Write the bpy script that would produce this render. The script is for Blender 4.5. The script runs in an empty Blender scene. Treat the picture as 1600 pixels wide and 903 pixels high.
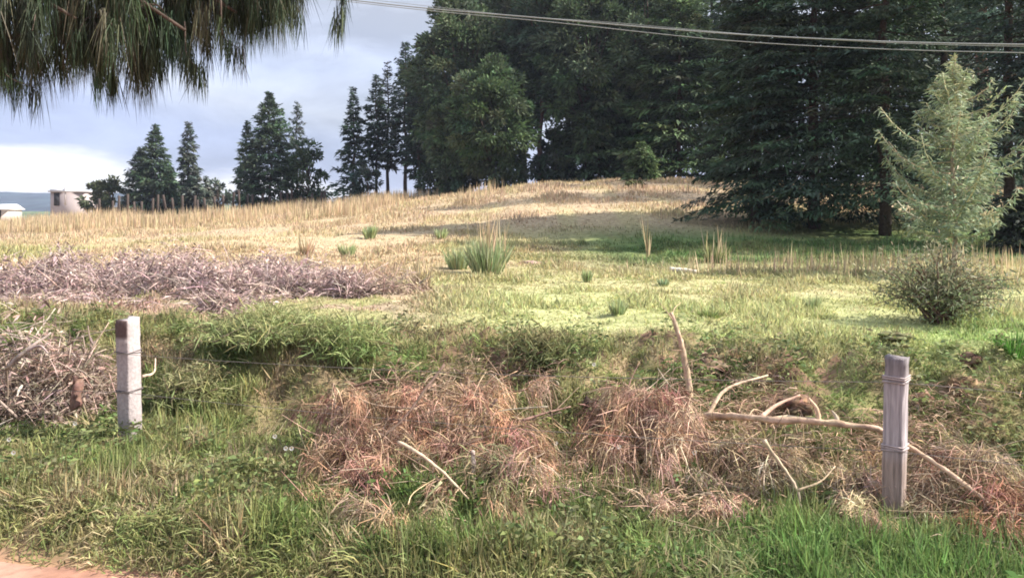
import bpy, math
import numpy as np

rng = np.random.default_rng(11)
scene = bpy.context.scene
COL = scene.collection
F, EYE, HOR = 1256.0, 2.0, 340.0          # focal length in photo pixels, eye height, horizon row


# ------------------------------------------------------------------ helpers
def at(px, py, Y):
    """world point seen at photo pixel (px, py) when it stands Y metres in front of the camera"""
    return np.array([(px - 800) / F * Y, Y, EYE - (py - HOR) / F * Y])


def tag(o, label=None, cat=None, group=None, kind=None):
    for k, v in (('label', label), ('category', cat), ('group', group), ('kind', kind)):
        if v:
            o[k] = v
    return o


def empty(name, loc=(0, 0, 0)):
    o = bpy.data.objects.new(name, None)
    o.empty_display_size = 0.2
    o.location = loc
    COL.objects.link(o)
    return o


_P = rng.permutation(4096)
_V = rng.random(4096)


def vnoise(x, y):
    x = np.asarray(x, float); y = np.asarray(y, float)
    xi = np.floor(x).astype(int); yi = np.floor(y).astype(int)
    fx = x - xi; fy = y - yi
    fx = fx * fx * (3 - 2 * fx); fy = fy * fy * (3 - 2 * fy)
    h = lambda a, b: _V[_P[(_P[a & 4095] + b) & 4095]]
    return (h(xi, yi) * (1 - fx) + h(xi + 1, yi) * fx) * (1 - fy) + (h(xi, yi + 1) * (1 - fx) + h(xi + 1, yi + 1) * fx) * fy


def fbm(x, y, octv=4):
    s = 0; a = 0.5; n = 0
    for k in range(octv):
        s = s + a * vnoise(x * 2 ** k + 17.3 * k, y * 2 ** k + 5.1 * k); n += a; a *= 0.5
    return s / n


def sst(a, b, x):
    t = np.clip((x - a) / (b - a), 0, 1)
    return t * t * (3 - 2 * t)


def mixc(a, b, t):
    t = np.asarray(t)[..., None]
    return np.asarray(a) * (1 - t) + np.asarray(b) * t


class MB:
    """collects triangles with a colour each and links them as ONE mesh object"""
    def __init__(s):
        s.v = []; s.t = []; s.c = []; s.n = 0

    def add(s, v, t, c):
        v = np.asarray(v, float); t = np.asarray(t, int)
        c = np.asarray(c, float)
        if c.ndim == 1:
            c = np.repeat(c[None], len(v), 0)
        s.v.append(v); s.t.append(t + s.n); s.c.append(c); s.n += len(v)

    def strips(s, p, d, L, W, G, col, w0=0.7, side=None, mid=0.5):
        """flat tapering blades: base p, direction d, length L, width W, droop G (fraction of L)"""
        p = np.asarray(p, float); N = len(p)
        d = np.asarray(d, float); d = d / (np.linalg.norm(d, axis=1)[:, None] + 1e-9)
        L = np.broadcast_to(np.asarray(L, float), (N,))[:, None]
        W = np.broadcast_to(np.asarray(W, float), (N,))[:, None]
        G = np.broadcast_to(np.asarray(G, float), (N,))[:, None]
        if side is None:
            side = rng.normal(size=(N, 3))
        sd = np.cross(d, side); sd /= (np.linalg.norm(sd, axis=1)[:, None] + 1e-9)
        dn = np.zeros((N, 3)); dn[:, 2] = -1
        pm = p + d * L * mid + dn * G * L * mid * mid
        pt = p + d * L + dn * G * L
        v = np.stack([p - sd * W * w0 / 2, p + sd * W * w0 / 2, pm - sd * W / 2, pm + sd * W / 2, pt], 1).reshape(-1, 3)
        b = (np.arange(N) * 5)[:, None, None]
        t = (b + np.array([[0, 1, 3], [0, 3, 2], [2, 3, 4]])[None]).reshape(-1, 3)
        col = np.asarray(col, float)
        if col.ndim == 1:
            col = np.repeat(col[None], N, 0)
        s.add(v, t, np.repeat(col, 5, 0))

    def tube(s, pts, rad, col, n=6, rough=0.0):
        pts = np.asarray(pts, float); K = len(pts)
        rad = np.broadcast_to(np.asarray(rad, float), (K,))
        tg = np.gradient(pts, axis=0); tg /= (np.linalg.norm(tg, axis=1)[:, None] + 1e-9)
        ref = np.array([0.31, 0.22, 0.92]) if abs(tg[0, 2]) < 0.8 else np.array([1.0, 0.1, 0])
        a = np.cross(tg, ref); a /= np.linalg.norm(a, axis=1)[:, None]
        b = np.cross(tg, a)
        th = np.arange(n) / n * 2 * math.pi
        r = rad[:, None] * (1 + rough * rng.normal(size=(K, n)))
        v = pts[:, None] + (a[:, None] * np.cos(th)[None, :, None] + b[:, None] * np.sin(th)[None, :, None]) * r[..., None]
        v = v.reshape(-1, 3)
        t = []
        for k in range(K - 1):
            for i in range(n):
                j = (i + 1) % n
                t += [[k * n + i, k * n + j, (k + 1) * n + j], [k * n + i, (k + 1) * n + j, (k + 1) * n + i]]
        for i in range(1, n - 1):
            t += [[0, i + 1, i], [(K - 1) * n, (K - 1) * n + i, (K - 1) * n + i + 1]]
        s.add(v, t, col)

    def box(s, c, size, col, rz=0, taper=1.0):
        x, y, z = np.asarray(size) / 2.0
        v = np.array([[-x, -y, -z], [x, -y, -z], [x, y, -z], [-x, y, -z],
                      [-x * taper, -y * taper, z], [x * taper, -y * taper, z], [x * taper, y * taper, z], [-x * taper, y * taper, z]])
        R = np.array([[math.cos(rz), -math.sin(rz), 0], [math.sin(rz), math.cos(rz), 0], [0, 0, 1]])
        v = v @ R.T + np.asarray(c)
        q = [[0, 3, 2, 1], [4, 5, 6, 7], [0, 1, 5, 4], [1, 2, 6, 5], [2, 3, 7, 6], [3, 0, 4, 7]]
        s.add(v, [[a, b, c_] for a, b, c_, d in q] + [[a, c_, d] for a, b, c_, d in q], col)

    def build(s, name, mat, parent=None, smooth=False, origin=None):
        v = np.concatenate(s.v); t = np.concatenate(s.t); c = np.concatenate(s.c)
        loc = np.zeros(3)
        if parent is not None:
            w = np.zeros(3); q = parent
            while q is not None:
                w += np.array(q.location); q = q.parent
            v = v - w
        elif origin is not None:
            loc = np.asarray(origin, float); v = v - loc
        me = bpy.data.meshes.new(name)
        me.vertices.add(len(v)); me.vertices.foreach_set('co', v.astype(np.float32).ravel())
        me.loops.add(len(t) * 3); me.loops.foreach_set('vertex_index', t.astype(np.int32).ravel())
        me.polygons.add(len(t)); me.polygons.foreach_set('loop_start', (np.arange(len(t)) * 3).astype(np.int32))
        if smooth:
            me.polygons.foreach_set('use_smooth', np.ones(len(t), bool))
        a = me.attributes.new('Col', 'FLOAT_COLOR', 'POINT')
        c4 = np.ones((len(v), 4), np.float32); c4[:, :3] = np.clip(c, 0, 1)
        a.data.foreach_set('color', c4.ravel())
        me.update(calc_edges=True)
        me.materials.append(mat)
        o = bpy.data.objects.new(name, me)
        o.location = loc
        COL.objects.link(o)
        if parent is not None:
            o.parent = parent
        return o


def jit(col, n, amt=0.25, hue=0.06):
    """n colours scattered round one colour"""
    c = np.repeat(np.asarray(col, float)[None], n, 0) if np.ndim(col) == 1 else np.array(col, float)
    return c * (1 + amt * rng.normal(size=(n, 1))).clip(0.35, 1.9) * (1 + hue * rng.normal(size=(n, 3)))


def smooth_path(pts, k=6):
    pts = np.asarray(pts, float)
    if len(pts) < 3:
        return np.array([pts[0] * (1 - t) + pts[-1] * t for t in np.linspace(0, 1, k)])
    P = np.vstack([2 * pts[0] - pts[1], pts, 2 * pts[-1] - pts[-2]])
    out = []
    for i in range(1, len(P) - 2):
        for t in np.linspace(0, 1, k, endpoint=False):
            a, b, c, d = P[i - 1], P[i], P[i + 1], P[i + 2]
            out.append(0.5 * (2 * b + (c - a) * t + (2 * a - 5 * b + 4 * c - d) * t * t + (3 * b - a - 3 * c + d) * t ** 3))
    out.append(P[-2])
    return np.array(out)


# ------------------------------------------------------------------ materials
def mat_attr(name, rough=0.7, trans=0.0, nscale=30.0, namt=0.25, bump=0.0, spec=0.2):
    m = bpy.data.materials.new(name); m.use_nodes = True
    nt = m.node_tree; N = nt.nodes; Lk = nt.links
    bs = N['Principled BSDF']; out = N['Material Output']
    at_ = N.new('ShaderNodeAttribute'); at_.attribute_name = 'Col'
    tc = N.new('ShaderNodeTexCoord'); ns = N.new('ShaderNodeTexNoise')
    ns.inputs['Scale'].default_value = nscale; ns.inputs['Detail'].default_value = 5
    Lk.new(tc.outputs['Object'], ns.inputs['Vector'])
    mr = N.new('ShaderNodeMapRange')
    mr.inputs['From Min'].default_value = 0.3; mr.inputs['From Max'].default_value = 0.7
    mr.inputs['To Min'].default_value = 1 - namt; mr.inputs['To Max'].default_value = 1 + namt
    Lk.new(ns.outputs['Fac'], mr.inputs['Value'])
    mx = N.new('ShaderNodeVectorMath'); mx.operation = 'SCALE'
    Lk.new(at_.outputs['Color'], mx.inputs[0]); Lk.new(mr.outputs['Result'], mx.inputs['Scale'])
    Lk.new(mx.outputs['Vector'], bs.inputs['Base Color'])
    bs.inputs['Roughness'].default_value = rough
    bs.inputs['Specular IOR Level'].default_value = spec
    if bump:
        bp = N.new('ShaderNodeBump'); bp.inputs['Strength'].default_value = bump; bp.inputs['Distance'].default_value = 0.02
        Lk.new(ns.outputs['Fac'], bp.inputs['Height']); Lk.new(bp.outputs['Normal'], bs.inputs['Normal'])
    if trans:
        tr = N.new('ShaderNodeBsdfTranslucent'); ms = N.new('ShaderNodeMixShader')
        ms.inputs['Fac'].default_value = trans
        Lk.new(mx.outputs['Vector'], tr.inputs['Color'])
        Lk.new(bs.outputs['BSDF'], ms.inputs[1]); Lk.new(tr.outputs['BSDF'], ms.inputs[2])
        Lk.new(ms.outputs['Shader'], out.inputs['Surface'])
    return m


M_SOIL = mat_attr('soil', 0.95, 0, 6.0, 0.35, 0.8, 0.05)
M_ROAD = mat_attr('road_dirt', 0.95, 0, 9.0, 0.22, 0.5, 0.05)
M_GRASS = mat_attr('grass_blades', 0.65, 0.35, 3.0, 0.2)
M_LEAF = mat_attr('tree_leaves', 0.65, 0.25, 2.0, 0.2)
M_DRY = mat_attr('dry_leaves', 0.85, 0.2, 8.0, 0.2, 0, 0.05)
M_BARK = mat_attr('bark', 0.9, 0, 14.0, 0.35, 0.8, 0.1)
M_CONC = mat_attr('weathered_post', 0.85, 0, 34.0, 0.16, 0.4, 0.2)
M_POST = mat_attr('weathered_wood', 0.85, 0, 30.0, 0.38, 0.6, 0.15)
_m = M_POST.node_tree; _mp = _m.nodes.new('ShaderNodeMapping'); _mp.inputs['Scale'].default_value = (2.2, 2.2, 0.14)
_ns = [q for q in _m.nodes if q.type == 'TEX_NOISE'][0]; _tc = [q for q in _m.nodes if q.type == 'TEX_COORD'][0]
_m.links.new(_tc.outputs['Object'], _mp.inputs['Vector']); _m.links.new(_mp.outputs['Vector'], _ns.inputs['Vector'])
M_WALL = mat_attr('painted_wall', 0.8, 0, 1.0, 0.06)
M_WIRE = mat_attr('wire_metal', 0.5, 0, 40.0, 0.2, 0, 0.4)
M_PETAL = mat_attr('petals', 0.6, 0.3, 20.0, 0.1)
M_HILL = mat_attr('hill_woods', 0.95, 0, 0.02, 0.4, 0, 0.0)

# ------------------------------------------------------------------ terrain
PA = np.array([-3.40, 7.16]); PB = np.array([2.58, 5.44])        # the two fence posts
U = (PB - PA) / np.linalg.norm(PB - PA); NRM = np.array([-U[1], U[0]])


def st(x, y):
    dx = x - PA[0]; dy = y - PA[1]
    return dx * NRM[0] + dy * NRM[1], dx * U[0] + dy * U[1]


AX = (np.array([-400, 0, 150, 300, 450, 600, 750, 870, 1000, 1150, 1300, 1600, 2600]) - 800) / F
AV = np.array([-0.5, -0.4, 0.0, 0.25, 0.5, 1.10, 1.7, 2.3, 2.45, 2.3, 2.0, 2.0, 2.0])


def H(x, y):
    x = np.asarray(x, float); y = np.asarray(y, float)
    s, t = st(x, y)
    z = -0.30 + 0.25 * sst(-1.85, -1.25, s) + 0.05 * sst(-1.2, -0.2, s)
    top = 2.0 + 0.09 * np.clip(t, -4, 9) + 0.5 * (fbm(x * 0.8, y * 0.8, 2) - 0.5)
    z = z + 0.70 * sst(0.25, 1.0, (s - 0.25) / (top - 0.25) * 0.75 + 0.25)
    z = z + 0.028 * np.clip(s - 2, 0, 50)
    a = np.interp(x / np.maximum(y, 1.0), AX, AV)
    z = z + a * sst(21, 50, y)
    z = z * (1 - sst(62, 240, y)) + (-6.0) * sst(62, 240, y)
    near = sst(-1.5, -0.6, s)
    z = z + near * (0.10 * (fbm(x * 2.1, y * 2.1, 4) - 0.5) + 0.20 * (fbm(x * 0.45 + 9, y * 0.45, 3) - 0.5) * sst(1.5, 4, s))
    bank = sst(0.3, 0.8, s) * (1 - sst(2.4, 3.2, s))
    z = z + bank * 0.10 * (fbm(x * 9.0 + 2, y * 9.0 + 4, 2) - 0.5)
    z = z + bank * (0.30 * (fbm(x * 1.9 + 31, y * 1.9 + 7, 3) - 0.5) + 0.34 * (fbm(x * 4.3 + 11, y * 4.3 + 7, 3) - 0.5))
    for (qx, qy, qz) in ((PA[0], PA[1], 0.0), (PB[0], PB[1], -0.05)):        # level ground at the feet of the posts
        w = np.exp(-(((x - qx) ** 2 + (y - qy) ** 2) / 0.5))
        z = z * (1 - w) + qz * w
    return z


def axis(fine0, fine1, step, lo, hi, grow=1.16):
    a = list(np.arange(fine0, fine1 + 1e-6, step))
    d = step
    while a[-1] < hi:
        d *= grow; a.append(a[-1] + d)
    d = step; b = []
    p = fine0
    while p > lo:
        d *= grow; p -= d; b.append(p)
    return np.array(b[::-1] + a)


# how the grass colour changes over the land ------------------------------------
C_GREEN = np.array([0.165, 0.215, 0.072]); C_LUSH = np.array([0.135, 0.225, 0.070]); C_OLIVE = np.array([0.26, 0.26, 0.115])
C_LIME = np.array([0.43, 0.44, 0.215]); C_STRAW = np.array([0.53, 0.42, 0.275]); C_TAN = np.array([0.38, 0.29, 0.19])
C_PINK = np.array([0.40, 0.29, 0.225]); C_SHADE = np.array([0.13, 0.20, 0.075]); C_SOIL = np.array([0.14, 0.09, 0.06])


def grass_colour(x, y):
    s, t = st(x, y)
    n1 = fbm(x * 0.9, y * 0.9, 3); n2 = fbm(x * 0.28 + 4, y * 0.28 + 8, 3); n3 = fbm(x * 2.6 + 40, y * 2.6, 3)
    verge = mixc(C_GREEN, C_OLIVE, sst(0.42, 0.62, n1))
    verge = mixc(verge, C_TAN, sst(0.55, 0.72, n3) * 0.75)
    verge = mixc(verge, C_LUSH, sst(-0.2, 1.6, x) * (1 - sst(-0.8, 0.1, s)) * 0.9)
    bank = mixc(C_OLIVE, C_GREEN, sst(0.42, 0.58, n1))
    bank = mixc(bank, C_TAN, sst(0.53, 0.70, n3) * 0.9)
    c = mixc(verge, bank, sst(0.2, 0.8, s))
    field = mixc(C_LIME, C_STRAW * 0.97, sst(0.50, 0.68, n2) * 0.35)
    field = mixc(field, C_OLIVE * 1.15, sst(0.55, 0.7, n1) * 0.55)
    left = mixc(C_PINK, C_OLIVE * 1.25, sst(0.45, 0.6, n1) * 0.8)
    field = mixc(left, field, sst(-2.4, 0.2, x + 0.04 * (y - 9)))
    lawn = mixc(C_LIME, np.array([0.29, 0.39, 0.14]), sst(3.2, 5.0, x) * (1 - sst(4.5, 6.5, s)))
    field = mixc(field, lawn, (1 - sst(3.6, 5.2, s)) * sst(-0.5, 2, x) * 0.85)
    c = mixc(c, field, sst(1.8, 2.8, s))
    mid = mixc(C_STRAW * 0.95, C_OLIVE * 1.4, sst(0.50, 0.64, n2) * 0.7)
    c = mixc(c, mid, sst(13, 19, y + 3 * (n2 - 0.5)))
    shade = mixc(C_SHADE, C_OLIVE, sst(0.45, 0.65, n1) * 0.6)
    c = mixc(c, shade, sst(0, 3.5, x) * sst(15.5, 18.5, y) * (1 - sst(27, 34, y)))  # shadow band of the right-hand trees deepened in the grass colour itself
    far = mixc(C_STRAW * 0.95, np.array([0.48, 0.37, 0.265]), sst(0.4, 0.6, n2) * 0.8)
    far = mixc(far, C_OLIVE * 1.6, sst(0.58, 0.72, n1) * 0.35)
    c = mixc(c, far, sst(24, 32, y) * (1 - 0.9 * sst(8, 11, x) * (1 - sst(30, 40, y))))
    c = mixc(c, np.array([0.10, 0.12, 0.055]), sst(90, 180, y))
    return c


def soil_mask(x, y):
    s, t = st(x, y)
    m = sst(0.47, 0.58, fbm(x * 1.6 + 3, y * 1.6 + 60, 4)) * sst(0.5, 1.0, s) * (1 - sst(2.6, 3.3, s)) * sst(0.8, 3, t)
    lip = sst(0.47, 0.56, fbm(x * 1.1 + 23, y * 2.6 + 6, 3)) * sst(1.4, 1.8, s - 0.09 * t) * (1 - sst(2.1, 2.5, s - 0.09 * t)) * sst(1.5, 3.5, t)
    return np.clip(np.maximum(m, lip) * (0.15 + 0.85 * sst(0.40, 0.54, fbm(x * 5.5 + 1, y * 5.5, 3))), 0, 1)


xs = axis(-8, 9, 0.08, -1650, 1650); ys = axis(3.0, 12, 0.07, -1650, 1650)
gx, gy = np.meshgrid(xs, ys)
gz = H(gx, gy)
ms, mt = st(gx, gy)
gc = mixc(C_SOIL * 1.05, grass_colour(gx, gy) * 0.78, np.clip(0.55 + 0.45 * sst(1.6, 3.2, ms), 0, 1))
soilpatch = soil_mask(gx, gy)
gc = mixc(gc, mixc([0.085, 0.055, 0.04], [0.24, 0.15, 0.105], fbm(gx * 5, gy * 5, 2)), np.clip(soilpatch, 0, 1))
gc = mixc(gc, np.array([0.40, 0.22, 0.15]), (1 - sst(-1.9, -1.5, ms)))
nx, ny = len(xs), len(ys)
idx = np.arange(nx * ny).reshape(ny, nx)
q = np.stack([idx[:-1, :-1], idx[:-1, 1:], idx[1:, 1:], idx[1:, :-1]], -1).reshape(-1, 4)
g = MB(); g.add(np.stack([gx, gy, gz], -1).reshape(-1, 3), np.vstack([q[:, [0, 1, 2]], q[:, [0, 2, 3]]]), gc.reshape(-1, 3))
tag(g.build('ground', M_SOIL, smooth=True), kind='structure')

# dirt road along the verge
tt = np.arange(-34, 34, 0.12); ss = np.concatenate([np.linspace(0, 0.8, 10), np.linspace(1.0, 5.2, 24)])
rt, rs_ = np.meshgrid(tt, ss)
edge = -1.70 + 0.16 * (fbm(tt * 1.3, tt * 0 + 3, 3) - 0.5) * 2
rs = edge[None] - rs_
rx = PA[0] + U[0] * rt + NRM[0] * rs; ry = PA[1] + U[1] * rt + NRM[1] * rs
rz = np.maximum(H(rx, ry) + 0.006, -0.255 + 0.03 * (fbm(rx * 1.2, ry * 1.2, 4) - 0.5) + 0.02 * np.cos(rs * 2.2))
rz[0] = H(rx[0], ry[0]) - 0.02
rc = mixc([0.30, 0.165, 0.12], [0.38, 0.235, 0.18], sst(0.35, 0.65, fbm(rx * 1.5, ry * 1.5, 4)))
idx = np.arange(rx.size).reshape(rx.shape)
q = np.stack([idx[1:, :-1], idx[1:, 1:], idx[:-1, 1:], idx[:-1, :-1]], -1).reshape(-1, 4)
g = MB(); g.add(np.stack([rx, ry, rz], -1).reshape(-1, 3), np.vstack([q[:, [0, 1, 2]], q[:, [0, 2, 3]]]), rc.reshape(-1, 3))
tag(g.build('dirt_road', M_ROAD, smooth=True), kind='structure')


# far wooded hills
def hills(y0, hpx, col, seed, name):
    x = np.linspace(-3.2 * y0, 2.0 * y0, 420); v = np.linspace(0, 1, 26)
    X, V = np.meshgrid(x, v)
    prof = np.interp(X / y0 * F + 800, [-3000, -900, -300, 0, 60, 130, 300, 700, 1600, 3000], hpx)
    Z = -8 + (prof / F * y0 + 10) * np.sin(V * math.pi * 0.5) ** 1.1 * (1 + 0.10 * (fbm(X * 0.02 + seed, V * 9, 4) - 0.5))
    Z += V * y0 * 0.006 * (fbm(X * 0.09, V * 40 + seed, 2) - 0.5)
    Y = y0 + V * y0 * 0.5 + (fbm(X * 0.004 + seed, V * 3, 3) - 0.5) * y0 * 0.2 * V
    idx = np.arange(X.size).reshape(X.shape)
    q = np.stack([idx[:-1, :-1], idx[:-1, 1:], idx[1:, 1:], idx[1:, :-1]], -1).reshape(-1, 4)
    c = jit(col, X.size, 0.18, 0.05)
    g = MB(); g.add(np.stack([X, Y, Z], -1).reshape(-1, 3), np.vstack([q[:, [0, 1, 2]], q[:, [0, 2, 3]]]), c)
    tag(g.build(name, M_HILL, smooth=True), kind='structure')


hills(900, [60, 70, 56, 58, 50, 42, 34, 30, 30, 30], [0.03, 0.045, 0.055], 1, 'hills')
hills(380, [10, 14, 14, 15, 24, 28, 14, 6, 6, 6], [0.10, 0.13, 0.07], 7, 'low_hills')


# ------------------------------------------------------------------ grass (stuff)
def scatter(n, ymin, ymax, amin=-0.78, amax=0.80, power=1.4):
    """points over a wide fan in front of the camera, thinning out with distance"""
    u = rng.random(n)
    e = 2 - power
    y = (ymin ** e + u * (ymax ** e - ymin ** e)) ** (1 / e) if abs(e) > 1e-6 else ymin * (ymax / ymin) ** u
    x = y * rng.uniform(amin, amax, n)
    return x, y


def grass(name, x, y, h, w, lean, droop, col, lab=None, keep=None, extra_z=0.0, mb=None):
    if keep is not None:
        k = rng.random(len(x)) < keep
        x, y = x[k], y[k]; col = col[k]; h = h[k] if np.ndim(h) else h; w = w[k] if np.ndim(w) else w
    n = len(x)
    az = rng.uniform(0, 2 * math.pi, n); le = np.abs(rng.normal(0, lean, n))
    d = np.stack([np.cos(az) * le, np.sin(az) * le, np.ones(n)], -1)
    p = np.stack([x, y, H(x, y) - 0.015 + extra_z], -1)
    g = mb or MB()
    g.strips(p, d, h * rng.uniform(0.55, 1.25, n), w * rng.uniform(0.7, 1.3, n), np.abs(rng.normal(droop, droop * 0.6, n)), col)
    if mb is None:
        tag(g.build(name, M_GRASS), lab, 'grass', None, 'stuff')


# verge and bank grass
x, y = scatter(300000, 4.0, 10.5, -0.8, 0.82, 1.0)
s, t = st(x, y)
clump = fbm(x * 1.7 + 5, y * 1.7 + 2, 3)
keep = sst(-1.80, -1.55, s + 0.35 * (fbm(x * 2, y * 2, 2) - 0.5)) * (1 - sst(2.0, 2.8, s)) * (0.5 + 0.5 * sst(0.36, 0.5, clump))
sp = soil_mask(x, y)
keep = keep * (1 - 0.85 * np.clip(sp, 0, 1))
for q_ in (PA, PB):
    keep = keep * (1 - 0.75 * np.exp(-((x - q_[0]) ** 2 + (y - q_[1] + 0.25) ** 2) / 0.09))
hh = (0.11 + 0.20 * sst(0.35, 0.65, clump)) * (1 - 0.4 * sst(0.6, 1.5, s))
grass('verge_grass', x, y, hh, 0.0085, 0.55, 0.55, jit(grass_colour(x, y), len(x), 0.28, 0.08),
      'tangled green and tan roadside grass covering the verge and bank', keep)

# tufts that lean their own way, each tuft of one tint
def tufts(name, n, smin, smax, per, h, cols, lab, ymax=10.5, r=0.07, w=0.009):
    x, y = scatter(n * 4, 4.2, ymax, -0.8, 0.82, 1.0)
    s, t = st(x, y)
    k = (s > smin) & (s < smax) & (rng.random(len(x)) > 0.85 * soil_mask(x, y)); x, y = x[k][:n], y[k][:n]; n = len(x)
    a = rng.uniform(0, 6.28, n); le = rng.uniform(0.2, 1.1, n); hs = h * rng.uniform(0.6, 1.5, n)
    base = grass_colour(x, y)
    pick = np.asarray(cols)[rng.integers(0, len(cols), n)]
    c = mixc(base, pick, rng.uniform(0.2, 0.9, n)) * rng.uniform(0.75, 1.35, (n, 1))
    R_ = lambda q: np.repeat(q, per, 0)
    N_ = n * per
    xx = R_(x) + rng.normal(0, r, N_); yy = R_(y) + rng.normal(0, r, N_)
    d = np.stack([R_(np.cos(a) * le) + rng.normal(0, 0.35, N_), R_(np.sin(a) * le) + rng.normal(0, 0.35, N_), np.ones(N_)], -1)
    g = MB(); g.strips(np.stack([xx, yy, H(xx, yy) - 0.015], -1), d, R_(hs) * rng.uniform(0.5, 1.2, N_), w * rng.uniform(0.7, 1.3, N_), R_(rng.uniform(0.2, 0.9, n)), jit(R_(c), N_, 0.18, 0.05))
    tag(g.build(name, M_GRASS), lab, 'grass', None, 'stuff')


tufts('verge_tufts', 2300, -1.65, 0.5, 44, 0.20, (C_GREEN, C_LUSH, C_OLIVE, C_TAN, C_STRAW * 0.8, C_OLIVE), 'leaning tufts of mixed green and tan grass on the roadside verge')
tufts('bank_tufts', 1500, 0.3, 3.0, 40, 0.14, (C_GREEN, C_OLIVE, C_TAN, C_OLIVE * 1.3, C_GREEN * 1.3, C_LUSH), 'shaggy tufts of olive and brown grass over the bank')
tufts('field_tufts', 1600, 2.4, 14, 30, 0.10, (C_LIME, C_OLIVE * 1.4, C_STRAW, C_GREEN * 1.4), 'uneven low tufts in the near field grass', 20, 0.12, 0.012)
# dry litter strewn between the heaps
x, y = scatter(48000, 4.6, 7.8, -0.25, 0.70, 1.0)
s, t = st(x, y)
kk = (sst(0.46, 0.58, fbm(x * 1.6 + 77, y * 1.6 + 3, 3)) * sst(-0.75, -0.3, s) * (1 - sst(1.2, 1.9, s)) * sst(1.2, 2.2, t)) > rng.random(len(x))
x, y = x[kk], y[kk]; n = len(x)
d = rng.normal(size=(n, 3)); d[:, 2] = np.abs(d[:, 2]) * 0.5
g = MB(); g.strips(np.stack([x, y, H(x, y) + rng.uniform(0.01, 0.16, n)], -1), d, rng.uniform(0.06, 0.2, n), 0.007, 0.4,
                   jit(mixc([0.44, 0.30, 0.21], [0.34, 0.25, 0.19], rng.random(n)), n, 0.25, 0.06))
tag(g.build('dry_litter', M_DRY), 'tan dead needles and stems strewn over the grass between the heaps', 'litter', None, 'stuff')

# broad-leaved weeds on verge and bank
x, y = scatter(60000, 4.2, 10, -0.8, 0.82, 1.0)
s, t = st(x, y)
cl = fbm(x * 2.3 + 50, y * 2.3 + 12, 3)
keep = sst(-1.5, -1.1, s) * (1 - sst(2.2, 3.0, s)) * sst(0.48, 0.60, cl)
k = rng.random(len(x)) < keep; x, y = x[k], y[k]; n = len(x)
p = np.stack([x, y, H(x, y) + rng.uniform(0.0, 0.22, n) * sst(0.4, 0.7, cl[k])], -1)
d = rng.normal(size=(n, 3)); d[:, 2] = np.abs(d[:, 2]) * 0.5 + 0.1
g = MB(); g.strips(p, d, rng.uniform(0.03, 0.08, n), rng.uniform(0.015, 0.032, n), 0.3,
                   jit(mixc(grass_colour(x, y), [0.085, 0.14, 0.05], np.full(n, 0.5)), n, 0.3, 0.08), w0=0.5)
tag(g.build('leafy_weeds', M_GRASS), 'low broad-leaved green weeds among the roadside grass', 'weeds', None, 'stuff')

# short sunlit field grass
x, y = scatter(300000, 6.0, 24, -0.8, 0.8, 1.25)
s, t = st(x, y)
cl = fbm(x * 1.1 + 15, y * 1.1 + 3, 3)
keep = sst(1.7, 2.6, s) * (0.4 + 0.6 * sst(0.35, 0.55, cl)) * (1 - 0.9 * soil_mask(x, y))
hh = (0.05 + 0.13 * sst(0.45, 0.7, cl)) * (0.8 + 0.03 * y)
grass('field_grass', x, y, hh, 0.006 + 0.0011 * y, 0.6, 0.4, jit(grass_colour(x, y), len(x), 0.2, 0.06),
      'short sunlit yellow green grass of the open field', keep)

# tall straw beyond
x, y = scatter(190000, 15, 62, -0.75, 0.75, 1.0)
cl = fbm(x * 0.5 + 15, y * 0.5 + 3, 3)
keep = (0.35 + 0.65 * sst(0.35, 0.55, cl)) * (1 - 0.75 * sst(0, 3, x) * sst(16, 19, y) * (1 - sst(26, 32, y))) * (0.3 + 0.7 * sst(15, 30, y))
hh = (0.13 + 0.24 * sst(0.4, 0.7, cl)) * (0.55 + 0.45 * sst(25, 40, y))
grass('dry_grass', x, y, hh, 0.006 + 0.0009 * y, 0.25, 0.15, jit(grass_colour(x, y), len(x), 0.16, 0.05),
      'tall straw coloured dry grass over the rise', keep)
x, y = scatter(30000, 38, 60, -0.75, 0.1, 1.0)
cl = fbm(x * 0.35 + 95, y * 0.05 + 3, 3)
grass('dry_grass_stalks', x, y, 0.75 * (0.6 + 0.8 * cl), 0.03, 0.1, 0.08, jit(mixc(C_STRAW, C_TAN, rng.random(len(x)) * 0.6), len(x), 0.15, 0.05),
      'thin upright straw stalks along the left skyline of the field', sst(0.42, 0.6, cl) * (1 - sst(-4, 0, x)))
# tall stalks in front of the dark trees
g = MB()
for (cx, cy, r, n, h) in ((7.2, 15.6, 1.6, 260, 0.55), (5.3, 15.8, 1.2, 150, 0.5), (9.3, 14.6, 1.2, 200, 0.6), (10.5, 13.0, 1.3, 220, 0.5), (3.9, 15.6, 0.8, 70, 0.4)):
    x = cx + rng.normal(0, r, n); y = cy + rng.normal(0, 0.5, n)
    grass('', x, y, h, 0.014, 0.14, 0.12, jit(C_STRAW, n, 0.2, 0.06), mb=g)
tag(g.build('tall_straw', M_GRASS), 'loose tall straw stalks before the dark trees at right', 'grass', None, 'stuff')


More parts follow.
